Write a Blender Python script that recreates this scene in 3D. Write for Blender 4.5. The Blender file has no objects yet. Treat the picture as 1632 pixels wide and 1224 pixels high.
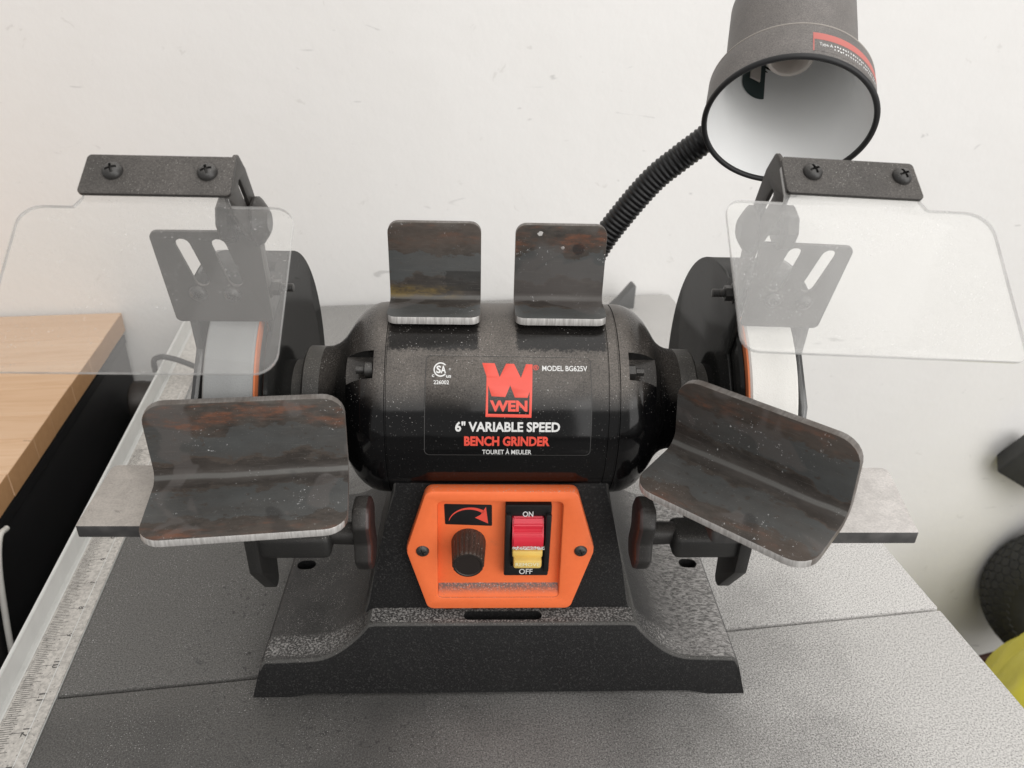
import bpy, bmesh, math, random
from mathutils import Vector, Matrix

random.seed(7)
S = 0.001                       # all shapes below are written in millimetres
sc = bpy.context.scene
C = sc.collection
PI = math.pi
R = math.radians

# ------------------------------------------------------------------ camera
cam_d = bpy.data.cameras.new("camera")
cam = bpy.data.objects.new("camera", cam_d)
C.objects.link(cam)
cam_d.sensor_width = 36
cam_d.lens = 36 * 1240 / 1632
cam_d.clip_start, cam_d.clip_end = 0.01, 60
p_, r_ = 0.5004, 0.0305          # pitch down, roll
fw = Vector((0, math.cos(p_), -math.sin(p_)))
up = Vector((0, math.sin(p_), math.cos(p_)))
rt = Vector((1, 0, 0))
xr = rt * math.cos(r_) + up * math.sin(r_)
ur = up * math.cos(r_) - rt * math.sin(r_)
cam.matrix_world = Matrix(((xr.x, ur.x, -fw.x, 0), (xr.y, ur.y, -fw.y, 0), (xr.z, ur.z, -fw.z, 0.41), (0, 0, 0, 1)))
cam_d.dof.use_dof = True
cam_d.dof.focus_distance = 0.44
cam_d.dof.aperture_fstop = 15
sc.camera = cam

# ------------------------------------------------------------------ light
w = bpy.data.worlds.new("World")
sc.world = w
w.use_nodes = True
w.node_tree.nodes["Background"].inputs[0].default_value = (1.0, 0.985, 0.97, 1)
w.node_tree.nodes["Background"].inputs[1].default_value = 0.57


def area(name, loc, target, sx, sy, radiance, col=(1, 1, 1)):
    d = bpy.data.lights.new(name, "AREA")
    d.shape = "RECTANGLE"
    d.size, d.size_y = sx, sy
    d.energy = radiance * PI * sx * sy
    d.color = col
    o = bpy.data.objects.new(name, d)
    C.objects.link(o)
    o.location = loc
    o.rotation_euler = (Vector(target) - Vector(loc)).to_track_quat("-Z", "Y").to_euler()
    return o


area("garage_door_light", (0.9, -1.7, 1.75), (0.0, 0.55, 0.05), 3.2, 2.0, 1.85, (1, 0.985, 0.96))
area("ceiling_light", (0.6, 0.15, 2.1), (0.1, 0.45, 0), 2.2, 1.6, 1.35, (1, 0.99, 0.97))
area("side_fill_light", (2.1, -1.2, 0.35), (0.3, 0.8, -0.1), 2.2, 2.0, 2.1, (1, 0.985, 0.97))  # unseen fill light added at right to lift the low wall

sc.view_settings.view_transform = "Standard"
sc.view_settings.look = "None"
sc.view_settings.exposure = 0.0
sc.view_settings.gamma = 1.0

# ------------------------------------------------------------------ object helpers


def tag(o, label=None, cat=None, group=None, kind=None):
    if label: o["label"] = label
    if cat: o["category"] = cat
    if group: o["group"] = group
    if kind: o["kind"] = kind
    return o


def empty(name, loc=(0, 0, 0), rz=0):
    o = bpy.data.objects.new(name, None)
    C.objects.link(o)
    o.empty_display_size = 0.02
    o.location = Vector(loc) * S
    o.rotation_euler = (0, 0, rz)
    return o


def mk(name, bm, mats, parent=None, M=None, angle=32):
    """link a bmesh (mm) as one mesh object"""
    if M is not None:
        bm.transform(M)
    bmesh.ops.recalc_face_normals(bm, faces=bm.faces)
    bm.transform(Matrix.Scale(S, 4))
    me = bpy.data.meshes.new(name)
    bm.to_mesh(me)
    bm.free()
    for m in (mats if isinstance(mats, (list, tuple)) else [mats]):
        me.materials.append(m)
    me.shade_smooth()
    me.set_sharp_from_angle(angle=R(angle))
    o = bpy.data.objects.new(name, me)
    C.objects.link(o)
    if parent: o.parent = parent
    return o


def box(bm, x0, x1, y0, y1, z0, z1, bev=0, seg=2):
    b = bmesh.new()
    bmesh.ops.create_cube(b, size=1)
    for v in b.verts:
        v.co = Vector((x0 if v.co.x < 0 else x1, y0 if v.co.y < 0 else y1, z0 if v.co.z < 0 else z1))
    if bev:
        bmesh.ops.bevel(b, geom=b.edges[:], offset=bev, segments=seg, profile=0.5, affect="EDGES")
    merge(bm, b)
    return bm


def merge(bm, b, M=None, mat=None):
    if M is not None: b.transform(M)
    if mat is not None:
        for f in b.faces: f.material_index = mat
    me = bpy.data.meshes.new("tmp")
    b.to_mesh(me)
    b.free()
    bm.from_mesh(me)
    bpy.data.meshes.remove(me)


def lathe(prof, seg=64, axis="Z", a0=0, a1=2 * PI, close=False):
    """profile of (r, h) pairs turned round the axis"""
    bm = bmesh.new()
    full = abs(a1 - a0 - 2 * PI) < 1e-6
    n = seg if full else seg + 1
    rings = []
    for r, h in prof:
        if r < 1e-6:
            rings.append([bm.verts.new((0, 0, h))])
        else:
            rings.append([bm.verts.new((r * math.cos(a0 + (a1 - a0) * i / seg), r * math.sin(a0 + (a1 - a0) * i / seg), h)) for i in range(n)])
    pairs = list(zip(rings[:-1], rings[1:]))
    if close: pairs.append((rings[-1], rings[0]))
    for A, B in pairs:
        for i in range(seg):
            j = (i + 1) % n
            if len(A) == 1 and len(B) == 1: continue
            if len(A) == 1: bm.faces.new((A[0], B[i], B[j]))
            elif len(B) == 1: bm.faces.new((A[i], A[j], B[0]))
            else: bm.faces.new((A[i], A[j], B[j], B[i]))
    if axis == "X":      # h along x
        bm.transform(Matrix(((0, 0, 1, 0), (1, 0, 0, 0), (0, 1, 0, 0), (0, 0, 0, 1))))
    if axis == "Y":      # h along -y (towards the viewer)
        bm.transform(Matrix(((1, 0, 0, 0), (0, 0, -1, 0), (0, 1, 0, 0), (0, 0, 0, 1))))
    return bm


def spline(pts, n):
    """Catmull-Rom through the points"""
    P = [Vector(p) for p in pts]
    P = [P[0] * 2 - P[1]] + P + [P[-1] * 2 - P[-2]]
    out = []
    for i in range(1, len(P) - 2):
        for k in range(n):
            t = k / n
            a, b, c, d = P[i - 1:i + 3]
            out.append(0.5 * ((2 * b) + (c - a) * t + (2 * a - 5 * b + 4 * c - d) * t * t + (3 * b - a - 3 * c + d) * t ** 3))
    out.append(P[-2])
    return out


def tube(path, rad, seg=16, cap=True):
    bm = bmesh.new()
    P = [Vector(p) for p in path]
    rings = []
    prev = None
    for i, p in enumerate(P):
        t = (P[min(i + 1, len(P) - 1)] - P[max(i - 1, 0)]).normalized()
        if prev is None:
            u = t.orthogonal().normalized()
        else:
            u = (prev - t * prev.dot(t)).normalized()
        prev = u
        v = t.cross(u)
        r = rad(i, len(P)) if callable(rad) else rad
        rings.append([bm.verts.new(p + (u * math.cos(2 * PI * k / seg) + v * math.sin(2 * PI * k / seg)) * r) for k in range(seg)])
    for A, B in zip(rings[:-1], rings[1:]):
        for k in range(seg):
            bm.faces.new((A[k], A[(k + 1) % seg], B[(k + 1) % seg], B[k]))
    if cap:
        bm.faces.new(rings[0][::-1])
        bm.faces.new(rings[-1])
    return bm


def rpoly(pts, rad, n=6):
    """polygon with rounded corners"""
    out = []
    N = len(pts)
    for i in range(N):
        r = rad[i] if isinstance(rad, (list, tuple)) else rad
        p = Vector(pts[i][:2])
        a = Vector(pts[i - 1][:2]) - p
        b = Vector(pts[(i + 1) % N][:2]) - p
        if r <= 0:
            out.append(p); continue
        a.normalize(); b.normalize()
        ang = math.acos(max(-1, min(1, a.dot(b))))
        if ang > PI - 0.02:
            out.append(p); continue
        d = r / math.tan(ang / 2)
        cen = p + (a + b).normalized() * (r / math.sin(ang / 2))
        s, e = p + a * d - cen, p + b * d - cen
        a0 = math.atan2(s.y, s.x)
        da = math.atan2(e.y, e.x) - a0
        while da > PI: da -= 2 * PI
        while da < -PI: da += 2 * PI
        for k in range(n + 1):
            t = a0 + da * k / n
            out.append(cen + Vector((math.cos(t), math.sin(t))) * r)
    return out


def slot(x0, y0, x1, y1, r, n=6):
    a = Vector((x0, y0)); b = Vector((x1, y1))
    d = math.atan2(b.y - a.y, b.x - a.x)
    out = [b + Vector((math.cos(d - PI / 2 + PI * k / n), math.sin(d - PI / 2 + PI * k / n))) * r for k in range(n + 1)]
    out += [a + Vector((math.cos(d + PI / 2 + PI * k / n), math.sin(d + PI / 2 + PI * k / n))) * r for k in range(n + 1)]
    return out


def plate(outline, holes=(), th=2, bev=0.3, frame=None):
    """flat sheet from an outline (u, v) with holes, thickness along w, centred; frame = 4x4 to place it"""
    cu = bpy.data.curves.new("tmp", "CURVE")
    cu.dimensions = "2D"
    cu.fill_mode = "BOTH"
    cu.extrude = max(th / 2 - bev, 0.01)
    cu.bevel_depth = bev
    cu.bevel_resolution = 1
    cu.offset = -bev
    for poly in [outline] + list(holes):
        sp = cu.splines.new("POLY")
        sp.points.add(len(poly) - 1)
        for p, q in zip(sp.points, poly): p.co = (q[0], q[1], 0, 1)
        sp.use_cyclic_u = True
    ob = bpy.data.objects.new("tmp", cu)
    C.objects.link(ob)
    bpy.context.view_layer.update()
    me = bpy.data.meshes.new_from_object(ob.evaluated_get(bpy.context.evaluated_depsgraph_get()))
    bm = bmesh.new()
    bm.from_mesh(me)
    bpy.data.objects.remove(ob)
    bpy.data.curves.remove(cu)
    bpy.data.meshes.remove(me)
    bmesh.ops.remove_doubles(bm, verts=bm.verts, dist=0.001)
    if frame is not None: bm.transform(frame)
    return bm


def frame(o, u, v):
    u = Vector(u).normalized(); v = Vector(v)
    v = (v - u * v.dot(u)).normalized()
    n = u.cross(v)
    return Matrix(((u.x, v.x, n.x, o[0]), (u.y, v.y, n.y, o[1]), (u.z, v.z, n.z, o[2]), (0, 0, 0, 1)))


def cut(bm, cutters):
    """boolean difference, done on throw-away objects"""
    me = bpy.data.meshes.new("tmp")
    bmesh.ops.recalc_face_normals(bm, faces=bm.faces)
    bm.to_mesh(me); bm.free()
    ob = bpy.data.objects.new("tmp", me)
    C.objects.link(ob)
    tmp = []
    for c in cutters:
        mc = bpy.data.meshes.new("tmpc")
        bmesh.ops.recalc_face_normals(c, faces=c.faces)
        c.to_mesh(mc); c.free()
        oc = bpy.data.objects.new("tmpc", mc)
        C.objects.link(oc)
        md = ob.modifiers.new("b", "BOOLEAN")
        md.operation = "DIFFERENCE"; md.solver = "EXACT"; md.object = oc
        tmp.append(oc)
    bpy.context.view_layer.update()
    m2 = bpy.data.meshes.new_from_object(ob.evaluated_get(bpy.context.evaluated_depsgraph_get()))
    out = bmesh.new()
    out.from_mesh(m2)
    for o in tmp + [ob]:
        d = o.data
        bpy.data.objects.remove(o); bpy.data.meshes.remove(d)
    bpy.data.meshes.remove(m2)
    return out


def text_bm(txt, bold=0.0):
    cu = bpy.data.curves.new("tmp", "FONT")
    cu.body = txt
    cu.size = 10
    cu.offset = bold
    cu.resolution_u = 3
    cu.fill_mode = "FRONT"
    ob = bpy.data.objects.new("tmp", cu)
    C.objects.link(ob)
    bpy.context.view_layer.update()
    me = bpy.data.meshes.new_from_object(ob.evaluated_get(bpy.context.evaluated_depsgraph_get()))
    bm = bmesh.new()
    bm.from_mesh(me)
    bpy.data.objects.remove(ob); bpy.data.curves.remove(cu); bpy.data.meshes.remove(me)
    return bm


def fit(bm, x0, x1, y0, y1):
    xs = [v.co.x for v in bm.verts]; ys = [v.co.y for v in bm.verts]
    ax, bx, ay, by = min(xs), max(xs), min(ys), max(ys)
    for v in bm.verts:
        v.co.x = x0 + (v.co.x - ax) / (bx - ax) * (x1 - x0)
        v.co.y = y0 + (v.co.y - ay) / (by - ay) * (y1 - y0)
    return bm


def slice_y(bm, step):
    ys = [v.co.y for v in bm.verts]
    y = math.floor(min(ys) / step) * step
    while y < max(ys):
        bmesh.ops.bisect_plane(bm, geom=bm.verts[:] + bm.edges[:] + bm.faces[:], plane_co=(0, y, 0), plane_no=(0, 1, 0))
        y += step


# ------------------------------------------------------------------ material helpers


class Mat:
    def __init__(self, name):
        self.m = bpy.data.materials.new(name)
        self.m.use_nodes = True
        self.nt = self.m.node_tree
        self.b = self.nt.nodes["Principled BSDF"]
        self.out = self.nt.nodes["Material Output"]
        self._co = None

    def n(self, t, **kw):
        x = self.nt.nodes.new(t)
        for k, v in kw.items(): setattr(x, k, v)
        return x

    def set(self, sock, val):
        s = self.b.inputs[sock]
        if hasattr(val, "is_output"): self.nt.links.new(val, s)
        else: s.default_value = (*val, 1) if isinstance(val, tuple) and len(val) == 3 else val
        return self

    def L(self, a, b): self.nt.links.new(a, b)

    def co(self):
        if not self._co: self._co = self.n("ShaderNodeTexCoord").outputs["Object"]
        return self._co

    def map(self, scale=(1, 1, 1), loc=(0, 0, 0), rot=(0, 0, 0)):
        x = self.n("ShaderNodeMapping")
        x.inputs["Scale"].default_value = scale
        x.inputs["Location"].default_value = loc
        x.inputs["Rotation"].default_value = rot
        self.L(self.co(), x.inputs[0])
        return x.outputs[0]

    def noise(self, scale, detail=3, rough=0.55, vec=None, dist=0):
        x = self.n("ShaderNodeTexNoise")
        x.inputs["Scale"].default_value = scale
        x.inputs["Detail"].default_value = detail
        x.inputs["Roughness"].default_value = rough
        x.inputs["Distortion"].default_value = dist
        self.L(vec if vec is not None else self.co(), x.inputs["Vector"])
        return x.outputs["Fac"]

    def vor(self, scale, vec=None, feature="F1"):
        x = self.n("ShaderNodeTexVoronoi", feature=feature)
        x.inputs["Scale"].default_value = scale
        self.L(vec if vec is not None else self.co(), x.inputs["Vector"])
        return x

    def math(self, op, a, b=None, clamp=False):
        x = self.n("ShaderNodeMath", operation=op)
        x.use_clamp = clamp
        for i, v in enumerate((a, b)):
            if v is None: continue
            if hasattr(v, "is_output"): self.L(v, x.inputs[i])
            else: x.inputs[i].default_value = v
        return x.outputs[0]

    def rng(self, v, a, b, c=0.0, d=1.0, smooth=True):
        x = self.n("ShaderNodeMapRange")
        x.interpolation_type = "SMOOTHSTEP" if smooth else "LINEAR"
        self.L(v, x.inputs[0])
        for i, k in enumerate((a, b, c, d)): x.inputs[1 + i].default_value = k
        return x.outputs[0]

    def mix(self, f, a, b, blend="MIX"):
        x = self.n("ShaderNodeMix", data_type="RGBA", blend_type=blend)
        for s, v in ((x.inputs[0], f), (x.inputs[6], a), (x.inputs[7], b)):
            if hasattr(v, "is_output"): self.L(v, s)
            elif isinstance(v, tuple): s.default_value = (*v, 1)
            else: s.default_value = v
        return x.outputs[2]

    def ramp(self, v, stops, interp="LINEAR"):
        x = self.n("ShaderNodeValToRGB")
        cr = x.color_ramp
        cr.interpolation = interp
        while len(cr.elements) < len(stops): cr.elements.new(0.5)
        for e, (p, c) in zip(cr.elements, stops):
            e.position = p
            e.color = (*c, 1) if isinstance(c, tuple) else (c, c, c, 1)
        self.L(v, x.inputs[0])
        return x.outputs[0]

    def xyz(self, v=None):
        x = self.n("ShaderNodeSeparateXYZ")
        self.L(v if v is not None else self.co(), x.inputs[0])
        return x.outputs

    def nz(self):
        g = self.n("ShaderNodeNewGeometry")
        return self.xyz(g.outputs["Normal"])[2]

    def bump(self, h, strength=0.3, dist=0.0005):
        x = self.n("ShaderNodeBump")
        x.inputs["Strength"].default_value = strength
        x.inputs["Distance"].default_value = dist
        self.L(h, x.inputs["Height"])
        self.L(x.outputs[0], self.b.inputs["Normal"])


def plain(name, col, rough=0.5, metal=0.0, grain=0.0, gscale=900, spec=0.5, var=0.12):
    """plain paint or plastic with a little uneven colour and fine relief"""
    m = Mat(name)
    f = m.noise(60, 4)
    c0 = tuple(max(0, c * (1 - var)) for c in col)
    c1 = tuple(min(1, c * (1 + var)) for c in col)
    m.set("Base Color", m.mix(f, c0, c1)).set("Roughness", rough).set("Metallic", metal).set("Specular IOR Level", spec)
    if grain: m.bump(m.noise(gscale, 2), grain, 0.0003)
    return m.m


def dusty(name, col, dust, rough=0.45, up0=0.35, up1=0.95, amount=0.5, base_amount=0.04, grain=0.3, speck=0.35,
          gscale=1400, spec=0.5, sspot=(0.55, 0.53, 0.5)):
    """dark coated metal with grinding dust settled on what faces up, and bright grains"""
    m = Mat(name)
    nz = m.nz()
    upf = m.rng(nz, up0, up1)
    n1 = m.noise(45, 5, 0.6)
    fine = m.noise(1500, 2, 0.7)
    a = m.math("MULTIPLY", m.math("ADD", m.math("MULTIPLY", upf, amount), base_amount), m.rng(n1, 0.25, 0.75, 0.55, 1.25, False))
    a = m.math("MULTIPLY", a, m.rng(fine, 0.3, 0.7, 0.45, 1.55, False), True)
    c = m.mix(a, col, dust)
    g = m.rng(m.noise(1900, 1, 0.5), 0.66, 0.74)
    g = m.math("MULTIPLY", g, m.math("ADD", m.math("MULTIPLY", upf, speck), 0.04))
    g = m.math("MULTIPLY", g, m.rng(m.noise(70, 3), 0.35, 0.65, 0.2, 1.4))
    c = m.mix(g, c, sspot)
    m.set("Base Color", c).set("Specular IOR Level", spec)
    m.set("Roughness", m.math("ADD", m.math("MULTIPLY", a, 0.5), rough, True))
    if grain: m.bump(m.noise(gscale, 2), grain, 0.0003)
    return m


# ------------------------------------------------------------------ materials


def m_wall():
    m = Mat("plaster")
    big = m.noise(1.3, 3)
    mid = m.noise(9, 5, 0.6)
    c = m.mix(big, (0.77, 0.755, 0.735), (0.81, 0.80, 0.785))
    c = m.mix(m.rng(mid, 0.42, 0.62, 0, 0.10), c, (0.70, 0.68, 0.655))
    sm = m.noise(38, 4, 0.65, m.map((1, 1, 1), (3, 1, 2)), 0.6)
    c = m.mix(m.rng(sm, 0.665, 0.72, 0, 0.30), c, (0.52, 0.50, 0.47))
    sm2 = m.noise(60, 2, 0.5, m.map((0.25, 1, 1.0), (8, 1, 5), (0.3, 0.4, 0)), 1.2)
    c = m.mix(m.rng(sm2, 0.72, 0.76, 0, 0.5), c, (0.42, 0.41, 0.40))
    # a rust drip
    x, y, z = m.xyz()
    dx = m.math("ABSOLUTE", m.math("SUBTRACT", x, 0.2585))
    drip = m.math("MULTIPLY", m.rng(dx, 0.003, 0.012, 1, 0), m.math("MULTIPLY", m.rng(z, 0.005, 0.03), m.rng(z, 0.075, 0.10, 1, 0)))
    drip = m.math("MULTIPLY", drip, m.rng(m.noise(90, 3), 0.4, 0.7))
    c = m.mix(m.math("MULTIPLY", drip, 0.7), c, (0.50, 0.36, 0.22))
    m.set("Base Color", c).set("Roughness", 0.8)
    m.bump(m.math("ADD", m.noise(55, 6, 0.62), m.math("MULTIPLY", m.noise(14, 3), 1.2)), 0.22, 0.003)
    return m.m


def m_table():
    m = Mat("dusty_grey_enamel")
    x, y, z = m.xyz()
    n = m.noise(9, 5, 0.6)
    nn = m.rng(n, 0.3, 0.7, -0.05, 0.05, False)
    xx = m.math("ADD", x, nn)
    # white wheel dust lies to the right and towards the wall, dark steel dust to the left
    d = m.rng(xx, 0.06, 0.36, 0.05, 0.95)
    far = m.rng(m.math("ADD", y, nn), 0.50, 0.70, 0, 0.48)
    near = m.rng(m.math("ADD", y, nn), 0.40, 0.30, 0, 0.24)
    near = m.math("MULTIPLY", near, m.rng(xx, -0.08, 0.1))
    d = m.math("MAXIMUM", d, m.math("MAXIMUM", far, near))
    fine = m.noise(1000, 3, 0.75)
    mott = m.noise(680, 2, 0.6, None, 0.3)
    f2 = m.math("MULTIPLY", m.rng(fine, 0.36, 0.64, 0.22, 1.6, False), m.rng(mott, 0.3, 0.7, 0.72, 1.28, False))
    amt = m.math("MULTIPLY", d, f2, True)
    dark = m.mix(m.rng(m.noise(1000, 3, 0.75), 0.34, 0.66), (0.060, 0.058, 0.055), (0.135, 0.130, 0.122))
    near_m = m.rng(x, -0.20, -0.10)                       # flakes lie thicker towards the machine
    fl = m.math("MULTIPLY", m.rng(m.noise(230, 3, 0.65), 0.585, 0.64), m.rng(m.noise(30, 3), 0.40, 0.56))
    dark = m.mix(m.math("MULTIPLY", m.math("MULTIPLY", fl, near_m), 0.85), dark, (0.022, 0.021, 0.021))
    cl = m.math("MULTIPLY", m.rng(m.noise(75, 4, 0.7, None, 0.6), 0.63, 0.70), near_m)
    dark = m.mix(m.math("MULTIPLY", cl, 0.75), dark, (0.030, 0.030, 0.031))
    front = m.math("MULTIPLY", m.rng(y, 0.365, 0.335), m.rng(m.noise(14, 4), 0.35, 0.65, 0.2, 0.6))
    dark = m.mix(front, dark, (0.034, 0.033, 0.033))
    c = m.mix(amt, dark, (0.62, 0.605, 0.585))
    sp = m.math("MULTIPLY", m.rng(m.noise(1200, 1), 0.66, 0.73), m.rng(m.noise(25, 4), 0.36, 0.62, 0.12, 0.8))
    c = m.mix(sp, c, (0.62, 0.61, 0.60))
    m.set("Base Color", c).set("Roughness", 0.62).set("Specular IOR Level", 0.35)
    m.bump(m.math("ADD", fine, mott), 0.04, 0.0002)
    return m.m


def m_wood():
    m = Mat("pine")
    oi = m.n("ShaderNodeObjectInfo")
    v = m.n("ShaderNodeVectorMath", operation="ADD")
    m.L(m.map((1.2, 14, 14)), v.inputs[0])
    m.L(oi.outputs["Location"], v.inputs[1])
    mul = m.n("ShaderNodeVectorMath", operation="SCALE")
    m.L(oi.outputs["Random"], mul.inputs[3])
    mul.inputs[0].default_value = (9, 7, 5)
    v2 = m.n("ShaderNodeVectorMath", operation="ADD")
    m.L(v.outputs[0], v2.inputs[0]); m.L(mul.outputs[0], v2.inputs[1])
    g = m.noise(6, 5, 0.6, v2.outputs[0], 0.9)
    c = m.ramp(g, [(0.25, (0.58, 0.36, 0.20)), (0.5, (0.68, 0.455, 0.285)), (0.75, (0.74, 0.53, 0.36))])
    c = m.mix(m.math("MULTIPLY", oi.outputs["Random"], 0.35), c, (0.53, 0.33, 0.19))
    sp = m.noise(30, 3, 0.6)
    c = m.mix(m.rng(sp, 0.70, 0.75, 0, 0.5), c, (0.20, 0.11, 0.06))
    g2 = m.n("ShaderNodeNewGeometry")
    tr_ = m.n("ShaderNodeVectorTransform", vector_type="NORMAL", convert_from="WORLD", convert_to="OBJECT")
    m.L(g2.outputs["Normal"], tr_.inputs[0])
    endg = m.rng(m.xyz(tr_.outputs[0])[0], 0.6, 0.9)
    c = m.mix(endg, c, m.mix(m.noise(130, 3, 0.6), (0.44, 0.235, 0.105), (0.56, 0.32, 0.155)))
    m.set("Base Color", c).set("Roughness", 0.55)
    m.bump(g, 0.04, 0.0006)
    return m.m


def m_tape():
    m = Mat("scale_tape_paper")
    f = m.noise(300, 4, 0.7)
    g = m.noise(35, 4, 0.6)
    c = m.mix(m.rng(f, 0.35, 0.7, 0, 0.75), (0.58, 0.55, 0.51), (0.28, 0.265, 0.245))
    c = m.mix(m.rng(g, 0.45, 0.7, 0, 0.35), c, (0.30, 0.28, 0.26))
    c = m.mix(m.rng(m.noise(520, 2, 0.6), 0.62, 0.70, 0, 0.7), c, (0.10, 0.095, 0.09))
    m.set("Base Color", c).set("Roughness", 0.6)
    return m.m


def m_motor():
    m = Mat("glossy_black_housing")
    nz = m.nz()
    x, y, z = m.xyz()
    upf = m.rng(nz, 0.34, 0.66)  # settled dust, its colour also standing in for the upper reflection
    fine = m.noise(1300, 2, 0.7)
    big = m.noise(30, 4)
    # two ragged rectangles by the steel pieces get much less dust colour
    ax = m.math("ADD", x, m.rng(m.noise(420, 3, 0.7), 0.2, 0.8, -0.0016, 0.0016, False))
    y = m.math("ADD", y, m.rng(m.noise(500, 3, 0.7), 0.2, 0.8, -0.0022, 0.0022, False))
    c1 = m.math("MULTIPLY", m.rng(m.math("ABSOLUTE", m.math("ADD", ax, 0.0409)), 0.0235, 0.0260, 1, 0), m.rng(m.math("ABSOLUTE", m.math("ADD", y, 0.0205)), 0.0100, 0.0125, 1, 0))
    c2 = m.math("MULTIPLY", m.rng(m.math("ABSOLUTE", m.math("SUBTRACT", ax, 0.0293)), 0.0235, 0.0260, 1, 0), m.rng(m.math("ABSOLUTE", m.math("ADD", y, 0.0205)), 0.0100, 0.0125, 1, 0))
    dust_keep = m.math("SUBTRACT", 1.0, m.math("MULTIPLY", m.math("MAXIMUM", c1, c2), 0.88))
    a = m.math("MULTIPLY", m.math("MULTIPLY", upf, dust_keep), m.rng(fine, 0.3, 0.7, 0.22, 0.60, False))
    bell = m.rng(m.math("ABSOLUTE", m.math("ADD", x, 0.0029)), 0.066, 0.076, 1, 0.38)
    a = m.math("MULTIPLY", m.math("MULTIPLY", a, bell), m.rng(big, 0.3, 0.7, 0.62, 1.08), True)
    c = m.mix(a, (0.0035, 0.0035, 0.0038), (0.31, 0.275, 0.245))
    sp = m.math("MULTIPLY", m.rng(m.noise(1250, 1), 0.70, 0.76), m.rng(nz, -0.1, 0.7, 0.10, 0.8))
    sp = m.math("MULTIPLY", sp, m.rng(m.noise(60, 3), 0.4, 0.65, 0.15, 1.2))
    c = m.mix(sp, c, (0.50, 0.48, 0.46))
    m.set("Base Color", c).set("Roughness", m.math("ADD", m.math("MULTIPLY", a, 0.9), 0.11, True)).set("Specular IOR Level", 0.30)
    m.bump(m.noise(240, 3), 0.05, 0.0003)
    return m.m


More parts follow.
